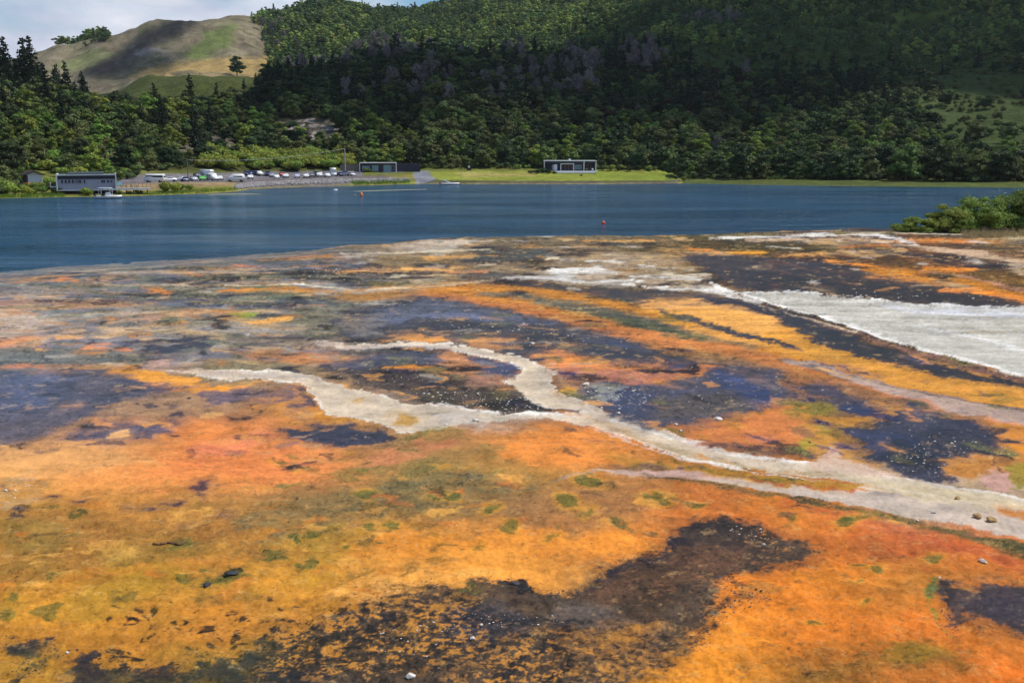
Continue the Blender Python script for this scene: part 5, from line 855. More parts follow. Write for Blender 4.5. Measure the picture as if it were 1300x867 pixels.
for kind, x, y, z, s, px, py, rl in rest_near:
    redz = (690 < px < 960 and 90 < py < 160) or (640 < px < 720 and 80 < py < 120); g_ = [0, 1, 2, 0, 6, 2, 0, 1, 7]
    if py > 150: g_ = [0, 1, 1, 2, 3, 6, 8] if py > 165 else [0, 1, 1, 2, 3, 6]
    if px < 320: g_ = [1, 6, 8, 1, 7, 3, 8, 0] if py > 140 else [1, 0, 7, 6] if px < 110 else [1, 0, 6]
    p_ = random.choice(g_)
    if redz and random.random() < .14: p_ = 4
    if random.random() < (.22 if fbm(np.array([x/28.]), np.array([y/28.]), 777, 3)[0] > .32 and py < 135 else .006) and 420 < px < 960: p_ = 5
    if kind == 'sh': p_ = 3
    pts.append((x, y, z)); pk.append(p_); scl.append((.55+.85*random.random()**1.6)*(.8 if kind == 'sh' else 1.0)*(1.2 if px < 90 and py < 150 else .62 if 115 < px < 325 and py < 140 else 1))
stuff_wood('woodland', 'dense dark mixed wood covering the middle hill', pts, SMALL['near'], pk, scl)
X3, Y3, Z3, S3, U3, V3 = scatter(235, 480, 2.7); r3 = Y3-dshore(S3); lm3 = np.interp(S3, [-400, 0, 18, 28, 64, 76, 150, 190, 250, 310, 430, 470, 560, 700, 850, 870, 1000, 1300, 1800], [5, 8, 40, 60, 60, 46, 44, 70, 88, 96, 90, 66, 60, 64, 48, 13, 14, 15, 17])
k3 = (r3 > lm3) & (r3 < lm3+34) & (RNG.random(len(X3)) < .62) & ~inside(U3, V3, GRASSR) & ~(inside(U3, V3, ROCK)) & ~(inside(U3, V3, SCRUB)); k3 = np.nonzero(k3)[0]
stuff_wood('undergrowth', 'low scrub filling the foot of the wooded slopes', np.stack([X3[k3], Y3[k3], Z3[k3]], -1), [merge(*shrub(2.2, 3, 5, 300, .32, M[q]), 'scrub') for q in ('leafo', 'leaf', 'leafd', 'leafb')], [random.choice([0, 1, 1, 2, 2, 3] if S3[i] < 860 else [1, 2, 2, 0]) for i in k3], .45+.75*RNG.random(len(k3))**1.4)
X2, Y2, Z2, S2, U2, V2 = scatter(720, 1330, 5.8, 60, 1440)
vis2 = visible(S2, Y2, Z2, 8); nz2 = fbm(X2/40, Y2/40, 601, 3); keep = vis2 & (V2 > -40) & ((S2 > 338+nz2*14) | ((S2 < 150) & (V2 < 60) & (Y2 > 940) & (nz2 > -.3)))
keep &= ~((nz2 > .5) & (RNG.random(len(X2)) < .5) & (S2 < 700)); keep &= ~(inside(U2, V2, UPR) & (RNG.random(len(X2)) < .45))
keep &= ~(inside(U2, V2, [(315,60),(342,66),(342,100),(300,100)]))
idx = np.nonzero(keep)[0]; nn_ = fbm(X2[idx]/60, Y2[idx]/60, 603, 3)
pk = [random.choice([0, 4, 4, 0, 3, 1]) if n_ < .05 else random.choice([1, 2, 2, 4, 1]) for n_ in nn_]
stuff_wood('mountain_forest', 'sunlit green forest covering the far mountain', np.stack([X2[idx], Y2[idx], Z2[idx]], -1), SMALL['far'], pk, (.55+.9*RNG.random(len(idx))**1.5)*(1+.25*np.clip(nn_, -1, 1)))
print('near', len(pts), 'far', len(idx), 'individual', len(big))

# big shrubs on the terrace edge at the right, close enough to show leaves
def big_shrub(px0, px1, py_top, py_base, label, seed, mt):
    random.seed(seed); x0, y0 = on_plane((px0+px1)/2, py_base, .5); s_ = y0/1300; w = (px1-px0)*s_; h = (py_base-py_top)*s_
    lob = []
    for i in range(64):
        a = random.uniform(0, 6.28); r = math.sqrt(random.random()); hx = r*math.cos(a)*w*.45; hy = r*math.sin(a)*w*.35; zz = h*(.12+.72*random.random()**.8*(1-.55*r*r)); lob.append((hx, hy, zz, h*random.choice([.09, .12, .16, .22])))
    e = empty('lakeside_shrub', (x0, y0, .35)); cm = crown_mesh('foliage', lob, 20000, .15, .72, .55); link('foliage', cm, mt, e)
    mb = MB()
    for l_ in lob[:16]: limb(mb, (l_[0]*.3, l_[1]*.3, -.3), l_[:3], .08, .03)
    mb.build('stems', M['bark'], e, True); tag(e, label, 'shrub', 'shrubs on the terrace edge')
M['bushm'] = leafmat('foliage_bush', (.25, .31, .06), .02, .15); M['bushd'] = leafmat('foliage_bush_olive', (.19, .24, .06), .02, .15)
big_shrub(1130, 1195, 272, 296, 'low olive shrub at the left end of the terrace thicket', 3, M['bushm'])
big_shrub(1164, 1242, 254, 296, 'mid sized leafy shrub second from left in the terrace thicket', 4, M['bushm'])
big_shrub(1200, 1290, 240, 296, 'tall bright green shrub in the middle of the terrace thicket', 5, M['bushm'])
big_shrub(1248, 1360, 227, 295, 'tallest dark olive shrub at the right edge of the terrace thicket', 6, M['bushd'])
random.seed(11)
def tufts(name, label, spots, mt, h=.5, n=14):
    v = []; 
    for (x, y, z) in spots:
        for k in range(n):
            a = random.uniform(0, 6.28); r = random.uniform(0, .35); bx, by = x+r*math.cos(a), y+r*math.sin(a); w = random.uniform(.01, .03); hh = h*random.uniform(.5, 1.2); lx, ly = random.gauss(0, .25)*hh, random.gauss(0, .25)*hh; c_, s_ = math.cos(a*3)*w, math.sin(a*3)*w
            v += [(bx-c_, by-s_, z-.03), (bx+c_, by+s_, z-.03), (bx+lx+c_*.3, by+ly, z+hh), (bx+lx-c_*.3, by+ly, z+hh*1.02)]
    v = np.array(v); me = mesh_np(name, v, np.arange(len(v)).reshape(-1, 4), smooth=False); o = link(name, me, mt); tag(o, label, kind='stuff')
sp_ = []
for i in range(520): 
    px = random.uniform(1222, 1370); py = random.uniform(294.5, 302); x, y = on_plane(px, py, .6); sp_.append((x, y, zrow(x, y)))
tufts('dry_grass', 'straw coloured dry grass below the shrub thicket', sp_, M['straw'], .55)
sp_ = []
for i in range(150): 
    px = random.choice([random.gauss(945, 8), random.gauss(978, 6), random.gauss(1068, 5), random.gauss(1130, 5), random.uniform(930, 1150)]); x, y = on_plane(px, 299.3 if px > 950 else 300.5, .5); sp_.append((x, y, zrow(x, y)))
tufts('rim_grass', 'thin dry grass tufts on the white lake rim', sp_, M['straw'], .4, 6)

# ------------------------------------------------------------------ buildings (front faces -Y, towards the camera)
def frame_of(px0, px1, py, d=None):
    x, y, z = hit((px0+px1)/2, py); s_ = y/1322; return x, y, z, (px1-px0)*s_, s_
def win(mb_parent, x0, x1, z0, z1, y, glass=None, panes=1, fm=None, t_=.09):
    f = MB(); f.box(x0-t_, x0, y-.09, y+.02, z0-t_, z1+t_).box(x1, x1+t_, y-.09, y+.02, z0-t_, z1+t_).box(x0, x1, y-.09, y+.02, z1, z1+t_).box(x0, x1, y-.09, y+.02, z0-t_, z0)
    for i in range(1, panes): xx = x0+(x1-x0)*i/panes; f.box(xx-.03, xx+.03, y-.07, y+.02, z0, z1)
    w = f.build('window', fm or M['white'], mb_parent)
    for i in range(panes): a_ = x0+(x1-x0)*i/panes; b_ = x0+(x1-x0)*(i+1)/panes; MB().box(a_+.032, b_-.032, y-.035, y-.012, z0+.004, z1-.004).build('pane', glass or M['glass'], w)
def boards(mb, x0, x1, z0, z1, y, n, mt, parent, skip=()):
    h = (z1-z0)/n
    me_ = None
    for i in range(n):
        if me_ is None: me_ = MB().prism([(0, 0), (-.05, .01), (-.015, h), (0, h)], 'x', x0, x1).mesh('board'); me_.materials.append(mt)
        o = bpy.data.objects.new('board', me_); COL.objects.link(o); o.parent = parent; o.location = (0, y, z0+i*h)
# grey boathouse
x, y, z, w, s_ = frame_of(78, 148, 245); y -= 4; e = empty('boathouse', (x+1.3, y, .0), R(21)); hw = w/2*.98; Zb = 1.35; Zt = 4.85
MB().box(-hw+.15, hw-.15, .06, 7, Zb, Zt-.35).build('wall', M['grey'], e)
boards(None, -hw+.16, hw-.16, Zb+.02, Zt-1.17, .06, 13, M['grey'], e)
MB().box(-hw+.15, hw-.15, -.06, .058, Zt-1.15, Zt-.352).build('eave_shade', M['navy'], e)  # dark strip stands in for the shade under the eave
MB().box(-hw, hw, -.7, 7.4, Zt-.3, Zt-.12).build('roof', M['roof'], e); MB().box(-hw, hw, -.76, -.7, Zt-.31, Zt-.1).build('roof_edge', M['white'], e); MB().box(-hw+2.2, hw-2.6, 1.5, 6.2, Zt-.12, Zt+.35).build('roof_deck', M['roof'], e)
for sx in (-1, 1): MB().box(sx*hw-.14, sx*hw+.14, -.9, 7.2, Zb-.2, Zt+.08).build('end_fin', M['white'], e)
MB().box(-hw+.15, hw-.15, -.25, .05, Zb-.22, Zb).build('sill_beam', M['white'], e)
for i in range(5): x0 = -hw+.85+i*.75; win(e, x0, x0+.45, Zb+1.45, Zb+2.25, -.02, fm=M['grey'])
win(e, -hw+4.1, -hw+5.1, Zb+1.45, Zb+2.25, -.02, panes=2, fm=M['grey']); win(e, -hw+5.6, -hw+5.95, Zb+1.4, Zb+2.3, -.02, fm=M['grey']); win(e, hw-3.2, hw-2.3, Zb+1.5, Zb+2.1, -.02, fm=M['grey'], panes=2); win(e, hw-1.9, hw-1.5, Zb+1.5, Zb+2.1, -.02, fm=M['grey']); win(e, hw-1.2, hw-.9, Zb+1.5, Zb+2.1, -.02, fm=M['grey'])
for i in range(7): MB().tube((-hw+.4+i*(w-.8)/6, .3, -1.6), (-hw+.4+i*(w-.8)/6, .3, Zb-.2), .13).build('pile', M['brown'], e)
MB().box(-hw+.3, hw-.3, 1.6, 1.8, -1, Zb-.25).build('undercroft_wall', M['brown'], e)
MB().box(-hw-1.5, -hw-.15, .2, 2.4, Zb+.55, Zb+.75).box(-hw-1.5, -hw-1.42, .2, 2.4, Zb+.75, Zb+1.6).build('balcony', M['white'], e)
tag(e, 'long grey lakeside building on piles with white end walls', 'building')
# deck right of the boathouse
x2, y2, z2 = hit(170, 245); dk = empty('timber_deck', (x2-.6, y2-2.2, 0), R(12)); L2 = 55*s_
me_ = MB().box(-.07, .07, -2.2, 2.2, -.03, .03).mesh('board'); me_.materials.append(M['concrete'])
nb_ = int(L2/.18)
for i in range(nb_): o = bpy.data.objects.new('board', me_); COL.objects.link(o); o.parent = dk; o.location = (-L2/2+(i+.5)*L2/nb_, 0, 1.52)
MB().box(-L2/2, L2/2, -2.26, -2.2, 1.2, 1.56).build('edge_beam', M['white'], dk)
for i in range(7): MB().tube((-L2/2+.4+i*(L2-.8)/6, -1.9, -1.6), (-L2/2+.4+i*(L2-.8)/6, -1.9, 1.49), .12).build('pile', M['brown'], dk)
for i in range(12): MB().tube((-L2/2+.2+i*(L2-.4)/11, 2.1, 1.55), (-L2/2+.2+i*(L2-.4)/11, 2.1, 2.5), .04).build('rail_post', M['timber'], dk)
MB().box(-L2/2, L2/2, 2.06, 2.14, 2.5, 2.57).build('handrail', M['timber'], dk)
tag(dk, 'low timber deck with pale edge joining the grey building', 'deck')
def picnic(dx):
    o = empty('picnic_table', (x2-1+dx, y2-3.4, 1.55), random.uniform(-.1, .1)); MB().box(-.9, .9, -.35, .35, .7, .76).build('table_top', M['timber'], o)
    for sy in (-1, 1): MB().box(-.9, .9, sy*.75-.13, sy*.75+.13, .42, .47).build('bench', M['timber'], o)
    for sx in (-.6, .6): MB().tube((sx, -.7, 0), (sx, .25, .7), .04).tube((sx, .7, 0), (sx, -.25, .7), .04).build('leg', M['timber'], o)
    return o
for i, dx in enumerate((-2.6, -.1, 2.4)): tag(picnic(dx), ['picnic table on the deck nearest the grey building', 'picnic table in the middle of the timber deck', 'picnic table at the right end of the timber deck'][i], 'table', 'picnic tables on the deck')
sg = empty('blue_sign', (x2-2.8, y2-.9, .9)); MB().box(-.4, .4, -.03, .03, 1.2, 2.0).build('panel', M['blue'], sg); MB().tube((0, .05, 0), (0, .05, 1.9), .04).build('post', M['pole'], sg); tag(sg, 'light blue square sign at the back of the deck', 'sign')
# small brown hut
x, y, z, w, s_ = frame_of(30.5, 56, 232); e = empty('hut', (x, y, z-.3), R(38)); hw = w/2*.95
MB().box(-hw+.4, hw-.3, .06, 4.5, 0, 2.2).prism([(-hw+.4, 2.2), (hw-.3, 2.2), (.05, 3.0)], 'y', .06, 4.5).build('wall', M['brown'], e); boards(None, -hw+1.05, hw-.32, .1, 2.15, .06, 10, M['white'], e)
rf = MB(); rf.prism([(-hw-.25, 2.1), (0, 3.05), (hw+.2, 2.1), (hw+.2, 2.3), (0, 3.3), (-hw-.25, 2.3)], 'y', -.8, 5).build('roof', M['brown'], e); MB().prism([(-hw+.5, 2.22), (hw-.4, 2.22), (.05, 2.9)], 'y', -.05, .055).build('gable', M['curtain'], e)
win(e, -hw+1.5, hw-.6, .75, 2.0, -.01, glass=M['curtain'], panes=3)
MB().box(-hw-.5, hw, -1.6, 0, -.12, 0).build('porch', M['timber'], e)
tag(e, 'small dark brown hut with gabled roof among bushes', 'hut')
x, y, z = hit(37, 236); o = MB().box(-.45, .45, -.4, .4, 0, .8, .08).box(-.47, .47, -.42, .42, .8, .88, .02).build('orange_bin', M['orange'], loc=(x, y-1, z-.1)); tag(o, 'orange box in the bushes below the brown hut', 'box')
# middle lodge
x, y, z, w, s_ = frame_of(457, 503, 218.5); z -= .1; e = empty('lodge', (x, y, z), R(6)); hw = w/2; h = 11.6*s_
MB().box(-hw, hw, .06, 7, 0, h-.1).build('wall', M['navy'], e); MB().box(-hw-.1, hw+.15, -1, 7.2, h-.1, h+.14).build('roof', M['white'], e)
for sx in (-1, 1): MB().box(sx*hw-.14, sx*hw+.14, -.95, .05, 0, h-.12).build('end_fin', M['white'], e)
win(e, -hw+.9, -hw+3.4, .5, 2.1, -.01, M['teal'], 2, M['grey']); win(e, -hw+4.4, -hw+6.5, .4, 2.3, -.01, M['teal'], 2, M['grey']); win(e, hw-4.4, hw-1.9, .1, 2.4, -.01, M['teal'], 2, M['grey']); win(e, hw-1.5, hw-.7, .8, 2.2, -.01, None, 1, M['grey'])
MB().box(hw-5, hw+2.5, -2.6, -.1, -.2, .12).build('step', M['concrete'], e)
an = MB(); an.box(hw+.2, hw+8.6, .8, 5, -.2, h-.25).build('annex_wall', M['navy'], e); MB().box(-hw-7, -hw-.2, 1.5, 1.7, 0, h-.6).build('screen_wall', M['timber'], e)
for i in range(24): 
    if i == 0: bt = MB().box(-.04, .04, -.03, 0, 0, h-.4).mesh('batten'); bt.materials.append(M['navy'])
    o = bpy.data.objects.new('batten', bt); COL.objects.link(o); o.parent = e; o.location = (hw+.4+i*.35, .797, -.15)
tag(e, 'flat roofed dark lodge with teal windows beside the car park', 'building')
# verandah lodge
x, y, z, w, s_ = frame_of(690.5, 757, 220); e = empty('verandah_lodge', (x, y, z), R(0)); hw = w/2; h = 15.6*s_; fl_ = .75
MB().box(-hw+.2, hw-.2, 2.4, 8, fl_, h-.2).build('wall', M['navy'], e); MB().box(-hw-.05, hw+.05, -.1, 8.3, h-.2, h+.08).build('roof', M['white'], e); MB().box(-hw+.15, hw-.15, .02, .1, h-.95, h-.2).build('fascia', M['navy'], e)
for fx in (-hw+.12, hw*.53, hw-.12): MB().box(fx-.12, fx+.12, -.2, 2.4, 0, h-.21).build('end_fin', M['white'], e)
MB().box(-hw+3.4, hw, -2.4, 2.4, fl_-.5, fl_).build('verandah_floor', M['white'], e); MB().box(-hw+3.8, hw-.6, -3.2, -2.4, 0, .3).build('step', M['white'], e)
pf = MB(); pf.box(-3.4, -3.2, -.5, -.3, fl_, 3.1).box(1.1, 1.3, -.5, -.3, fl_, 3.1).box(-3.4, 1.3, -.5, -.3, 3.1, 3.3).build('porch_frame', M['white'], e)
win(e, -2.9, .8, fl_+.1, 2.9, 2.33, None, 3, M['grey']); win(e, 1.7, 4.2, fl_+.5, 2.8, 2.33, M['teal'], 2, M['grey']); win(e, hw*.53+.5, hw-1.8, fl_+.6, 2.8, 2.33, None, 3, M['timber']); win(e, -hw+2.9, -hw+4.3, fl_+.4, 2.7, 2.33, M['curtain'], 1, M['grey'])
MB().box(-hw+3.4, -hw+4.6, -.05, .05, 1.0, 3.0).build('privacy_panel', M['curtain'], e); MB().box(-.35, .35, 3, 4, h+.08, h+.6).build('vent', M['white'], e)
tag(e, 'long low lodge with white framed verandah on the lawn', 'building')
for i, (px, cc_) in enumerate(((744.5, 'timber'), (752, 'white'))):
    q = (px-723.7)*s_; o = empty('outdoor_chair', (x+q, y-.8, z+fl_), R(180)); MB().box(-.3, .3, -.3, .3, .38, .45).build('seat', M[cc_], o); MB().box(-.3, .3, .26, .32, .45, .95).build('backrest', M[cc_], o)
    for sx in (-.26, .26):
        for sy in (-.26, .26): MB().tube((sx, sy, 0), (sx, sy, .38), .03).build('leg', M[cc_], o)
    tag(o, ['brown chair on the verandah by the middle post', 'white chair at the right end of the verandah'][i], 'chair')
x, y, z = hit(595.5, 217); o = empty('notice_board', (x, y, z-.1)); MB().box(-.8, .8, 0, .12, .2, 2.1).build('panel', M['brown'], o); MB().box(-.35, .35, -.03, 0, 1.1, 1.8).build('notice', M['white'], o); tag(o, 'dark board with white notice at the back of the lawn', 'sign')
# lake wall of the lawn
lw = empty('lake_wall', (0, 0, 0)); pm_ = MB().tube((0, 0, -.5), (0, 0, .95), .14, seg=7).mesh('post'); pm_.materials.append(M['timber'])
xs = np.linspace(548, 858, 150)
for i, px in enumerate(xs):
    d_ = float(dshore(px))+2.6; o = bpy.data.objects.new('post', pm_); COL.objects.link(o); o.parent = lw; o.location = ((px-650)/1322*d_, d_, random.uniform(-.1, .1))
tag(lw, 'low dark timber post wall along the lake edge of the lawn', 'wall')
# jetty at the right end of the lawn
x, y = on_plane(856, 232.4, 0); j = empty('jetty', (x, y, 0)); bmj = MB().box(-.1, .1, -1.6, 1.6, -.03, .03).mesh('board'); bmj.materials.append(M['concrete'])
for i in range(14): o = bpy.data.objects.new('board', bmj); COL.objects.link(o); o.parent = j; o.location = (-1.5+i*.22, 0, .75)
for sx in (-1.4, 1.4):
    for sy in (-1.4, 1.2): MB().tube((sx, sy, -1.5), (sx, sy, 1.2), .09).build('pile', M['concrete'], j)
tag(j, 'tiny jetty at the right end of the lawn', 'jetty')

# ------------------------------------------------------------------ vehicles
PAINT = dict(white=mat('car_white', (.80, .80, .79), .25, .02), silver=mat('car_silver', (.42, .43, .46), .25, .05, metal=.3), blue=mat('car_dark_blue', (.02, .03, .10), .2, .05), green=mat('car_green', (.12, .5, .08), .25, .05), red=mat('car_red', (.4, .02, .02), .25, .05), grey=mat('car_grey', (.12, .13, .15), .25, .05), lav=mat('car_pale_blue', (.45, .48, .66), .25, .05), dark=mat('car_black', (.02, .02, .025), .2, .05))
SHAPES = dict(   # side outline (x along length, z), glass outline, length, width
 sedan=([(-2.2,.35),(-2.25,.75),(-2.1,.95),(-1.5,1.0),(-.95,1.42),(.35,1.44),(1.05,.98),(2.0,.86),(2.2,.6),(2.15,.3)], [(-1.35,1.0),(-.9,1.36),(.3,1.38),(.9,1.0)], 1.75),
 hatch=([(-1.95,.35),(-2.0,.9),(-1.85,1.1),(-1.55,1.48),(.25,1.5),(1.0,1.02),(1.8,.9),(2.0,.6),(1.95,.3)], [(-1.7,1.04),(-1.45,1.42),(.2,1.44),(.85,1.04)], 1.75),
 suv=([(-2.25,.45),(-2.3,1.0),(-2.2,1.2),(-2.0,1.78),(.4,1.8),(1.05,1.2),(2.1,1.08),(2.3,.7),(2.25,.4)], [(-2.05,1.22),(-1.88,1.7),(.35,1.72),(.95,1.22)], 1.9),
 van=([(-2.6,.4),(-2.65,1.9),(-2.4,2.35),(-1.2,2.45),(.9,2.3),(1.8,1.45),(2.5,1.15),(2.65,.7),(2.6,.35)], [(-2.3,1.35),(-2.2,1.85),(1.05,1.85),(1.5,1.35)], 1.95),
 minibus=([(-2.9,.4),(-2.95,1.2),(-2.9,2.3),(-2.7,2.5),(2.2,2.5),(2.6,1.4),(2.9,1.1),(2.95,.7),(2.9,.35)], [(-2.75,1.45),(-2.7,2.1),(2.15,2.1),(2.42,1.45)], 2.05),
 camper=([(-2.9,.4),(-2.95,1.2),(-2.95,2.9),(-2.7,3.05),(1.5,3.05),(2.1,2.75),(2.15,2.3),(1.3,2.1),(1.8,1.35),(2.5,1.15),(2.7,.7),(2.6,.35)], [(.7,1.35),(.75,1.95),(1.2,1.95),(1.6,1.35)], 2.15))
cache = {}
def vehicle(kind, col, px, py, ang, label, s=1.0):
    prof, gl, W = SHAPES[kind]; x, y, z = hit(px, py, 230, 420); e = empty({'suv': 'four_wheel_drive', 'van': 'van', 'minibus': 'minibus', 'camper': 'campervan'}.get(kind, 'parked_car'), (x, y, z), R(ang), s)
    def part(nm, key, fn, mt):
        if key not in cache: cache[key] = fn()
        me_ = cache[key]
        k2 = (key, mt.name)
        if k2 not in cache: m2 = me_.copy(); m2.materials.clear(); m2.materials.append(mt); cache[k2] = m2
        o = bpy.data.objects.new(nm, cache[k2]); COL.objects.link(o); o.parent = e; return o
    def body():
        mb = MB(); mb.prism(prof, 'y', -W/2, W/2); top_ = max(p[1] for p in prof)
        for v in mb.bm.verts:
            if v.co.z > 1.05: v.co.y *= 1-.14*min(1, (v.co.z-1.05)/max(.3, top_-1.05))
        bmesh.ops.bevel(mb.bm, geom=mb.bm.edges[:], offset=.06, segments=2, affect='EDGES'); return mb.mesh('body', True)
    def glass():
        mb = MB()
        for sy in (-1, 1): mb.prism([(a, b_) for a, b_ in gl], 'y', sy*(W/2-.10), sy*(W/2-.02))
        for v in mb.bm.verts:
            if v.co.z > 1.3: v.co.y *= .955
        xf = gl[-1][0]; zf = gl[-1][1]; xt, zt = gl[-2]; mb.prism([(xf+.04, zf+.02), (xt+.12, zt+.02), (xt+.06, zt), (xf-.04, zf)], 'y', -W/2+.2, W/2-.2); xr, zr = gl[0]; xs_, zs = gl[1]; mb.prism([(xr-.22, zr+.05), (xs_-.2, zs), (xs_-.1, zs), (xr-.1, zr+.05)], 'y', -W/2+.2, W/2-.2); return mb.mesh('windows', False)
    part('body', (kind, 'b'), body, PAINT[col]); part('windows', (kind, 'g'), glass, M['glass'])
    ax = 1.35 if kind in ('sedan', 'hatch', 'suv') else 1.75
    for sx in (-1, 1):
        for sy in (-1, 1):
            w_ = part('wheel', 'wheel', lambda: MB().tube((0, -.11, 0), (0, .11, 0), .34, seg=14).mesh('wheel', False), M['rubber']); w_.location = (sx*ax, sy*(W/2-.08), .34)
    for sy in (-1, 1):
        h_ = part('headlight', 'hl', lambda: MB().box(-.05, .05, -.17, .17, -.08, .08, .03).mesh('headlight', True), M['lamp']); h_.location = (max(p[0] for p in prof)-.04, sy*(W/2-.32), .74)
    part('bumper', (kind, 'bp'), lambda: MB().box(max(p[0] for p in prof)-.1, max(p[0] for p in prof)+.05, -W/2+.1, W/2-.1, .34, .52, .04).mesh('bumper', True), PAINT[col] if kind == 'sedan' else M['rubber'])
    return tag(e, label, 'van' if kind in ('van', 'minibus', 'camper') else 'car', 'vehicles in the lakeside car park')
VEH = [('minibus','white',196.5,232,180,'white minibus with dark windows nearest the deck'),('sedan','white',215,231,200,'white sedan just right of the minibus'),('hatch','white',227,230.5,170,'white estate car left of the blue car'),
('sedan','blue',235.5,231,-70,'dark blue car behind the wooden power pole'),('sedan','silver',246,230,-60,'silver car left of the bright green car'),('suv','grey',251,226.5,-60,'grey four wheel drive in the back row by the campervan'),('hatch','green',257.5,229.5,-80,'bright green car in front of the campervan'),('camper','white',264,227.5,-35,'white campervan with roof cab beside the green car'),('van','white',270,229.5,-50,'white van tucked against the left campervan'),
('hatch','white',279,229,-80,'small white car between the campervan and the high roofed van'),('van','white',299.5,231,180,'high roofed white van parked side on'),('suv','blue',313,223.5,-80,'dark blue four wheel drive right of the high roofed van'),('hatch','white',318,227.5,-80,'lone white car in the front row right of the van'),('suv','blue',319,223.2,-95,'navy four wheel drive second in the back row'),('suv','white',329,223.2,-60,'white four wheel drive in the back row'),('suv','blue',339.5,223.5,-75,'blue four wheel drive right of the white one'),
('sedan','silver',346.5,225,-90,'silver car at the end of the back row'),('sedan','white',351.5,227,-75,'white sedan with lavender shine in the front row'),('sedan','red',358,224,-70,'dark red car behind the white sedan'),('hatch','white',363,226,-85,'white hatchback beside the red car'),('sedan','lav',377.5,226,-80,'pale blue car alone in the middle of the row'),('hatch','white',389,226,-85,'small white hatchback left of the grey car'),('hatch','grey',396.5,225.2,-80,'grey hatchback between white cars'),('suv','dark',402,224,-100,'black four wheel drive behind the white wagon'),('suv','white',406,225,-80,'white wagon with dark windows near the right campervan'),('sedan','white',415.5,225,-70,'white sedan just left of the right campervan'),('camper','white',423,224,-75,'tall white campervan near the pale pole'),('sedan','blue',432.5,224,-60,'dark blue car left of the pale pole'),('suv','blue',438,223.3,-80,'navy four wheel drive at the foot of the pale pole'),('sedan','silver',446.5,224,-60,'silver car last in the row before the lodge')]
for (k, c_, px, py, an_, lb) in VEH: vehicle(k, c_, px, py, an_, lb, .92)
# riprap bank below the car park
v, tr, off = [], [], 0
for i in range(1500):
    px = random.uniform(296, 520); t_ = random.random(); d_ = float(dshore(px))+2.5+t_*10; x = (px-650)/1322*d_; z = land_at(x, d_); r = random.uniform(.18, .55); cv_ = IV*r*(.65+.6*RNG.random((len(IV), 1)))*[1.2, 1, .7]; v.append(cv_+[x, d_, z+.05]); tr.append(IT+off); off += len(IV)
o = link('boulder_bank', mesh_np('boulder_bank', np.concatenate(v), None, np.concatenate(tr), False), M['boulder']); tag(o, 'grey boulder bank between the car park and the lake', kind='stuff')
# reeds on the shore
sp_ = []
for i in range(900):
    px = random.choice([random.uniform(445, 520), random.uniform(445, 520), random.uniform(180, 300), random.uniform(-60, 78), random.uniform(-60, 78)]); d_ = float(dshore(px))+random.uniform(.6, 4); x = (px-650)/1322*d_; sp_.append((x, d_, land_at(x, d_)))
tufts('shore_reeds', 'bright green reeds and grass along the far waterline', sp_, M['grassg'], .75, 9)

# ------------------------------------------------------------------ poles and cable
def pole(px, pb, ptop, label, mt, r=.16, arm=True):
    x, y, z = hit(px, pb, 215, 700); h = (pb-ptop)*y/1300*1.02+.4; e = empty('power_pole', (x, y, z-.4)); MB().tube((0, 0, 0), (0, 0, h), r, r*.7, 9).build('post', mt, e)
    if arm: MB().box(-.7, .7, -.06, .06, h-.5, h-.36).build('crossarm', mt, e); [MB().tube((sx, 0, h-.36), (sx, 0, h-.2), .05).build('insulator', M['glass'], e) for sx in (-.55, 0, .55)]
    tag(e, label, 'pole', 'poles around the lakeside'); return Vector((x, y, z-.4+h))
pole(57.5, 209, 190, 'pale pole in the scrub above the brown hut', M['pole'], .17, False); pole(142, 210, 192, 'pale pole behind the right end of the grey building', M['pole'], .13, False); pole(193.5, 214, 201, 'thin grey pole among shrubs behind the minibus', M['pole'], .08, False); pole(14, 138, 116, 'pale pole high on the left slope under the pines', M['pole'], .16, False)
A_ = pole(239, 227, 203, 'dark wooden pole behind the blue car', M['timber'], .17); B_ = pole(438.5, 220, 190.5, 'tall pale pole at the right end of the cars', M['pole'], .24, False)
mb = MB(); n = 26; prev = None
for i in range(n+1):
    t_ = i/n; p = A_.lerp(B_, t_); p.z -= 6.0*t_*(1-t_)+.35*(1-t_)
    if prev is not None: mb.tube(prev, p, .085, seg=5)
    prev = p
tag(mb.build('overhead_cable', M['wire'], smooth=True), 'grey overhead cable sagging between the two poles by the cars', 'cable')

# ------------------------------------------------------------------ boats and buoys
def hull(L_, W_, H_):
    mb = MB(); st = []; n = 9
    for i in range(n):
        t_ = i/(n-1); w = W_/2*(1-max(0, (t_-.45)/.55)**2.2)*(.85+.15*min(1, t_*4)); zb = .0+.35*H_*max(0, (t_-.6)/.4)**2; zt = H_*(1+.3*t_**2); xx = -L_/2+L_*t_
        st.append([mb.bm.verts.new(p) for p in ((xx, -w, zt), (xx, -w*.75, zb+.1), (xx, 0, zb-.15), (xx, w*.75, zb+.1), (xx, w, zt), (xx, w*.85, zt-.12), (xx, -w*.85, zt-.12))])
    for a, b_ in zip(st[:-1], st[1:]):
        for k in range(7): mb.bm.faces.new((a[k], b_[k], b_[(k+1) % 7], a[(k+1) % 7]))
    mb.bm.faces.new(st[0]); mb.bm.faces.new(st[-1][::-1]); bmesh.ops.remove_doubles(mb.bm, verts=mb.bm.verts, dist=.01); return mb
x, y = on_plane(138, 252.3, 0); e = empty('moored_boat', (x, y, .05), R(4)); L_ = 33*y/1300
hull(L_, 2.1, .55).build('hull', M['white'], e, True); MB().box(-L_/2+.4, L_/2-1, -.85, .85, .3, .42).build('deck', M['concrete'], e)
MB().box(-L_*.33, L_*.12, -.9, .9, 2.15, 2.25, .04).build('canopy', M['white'], e)
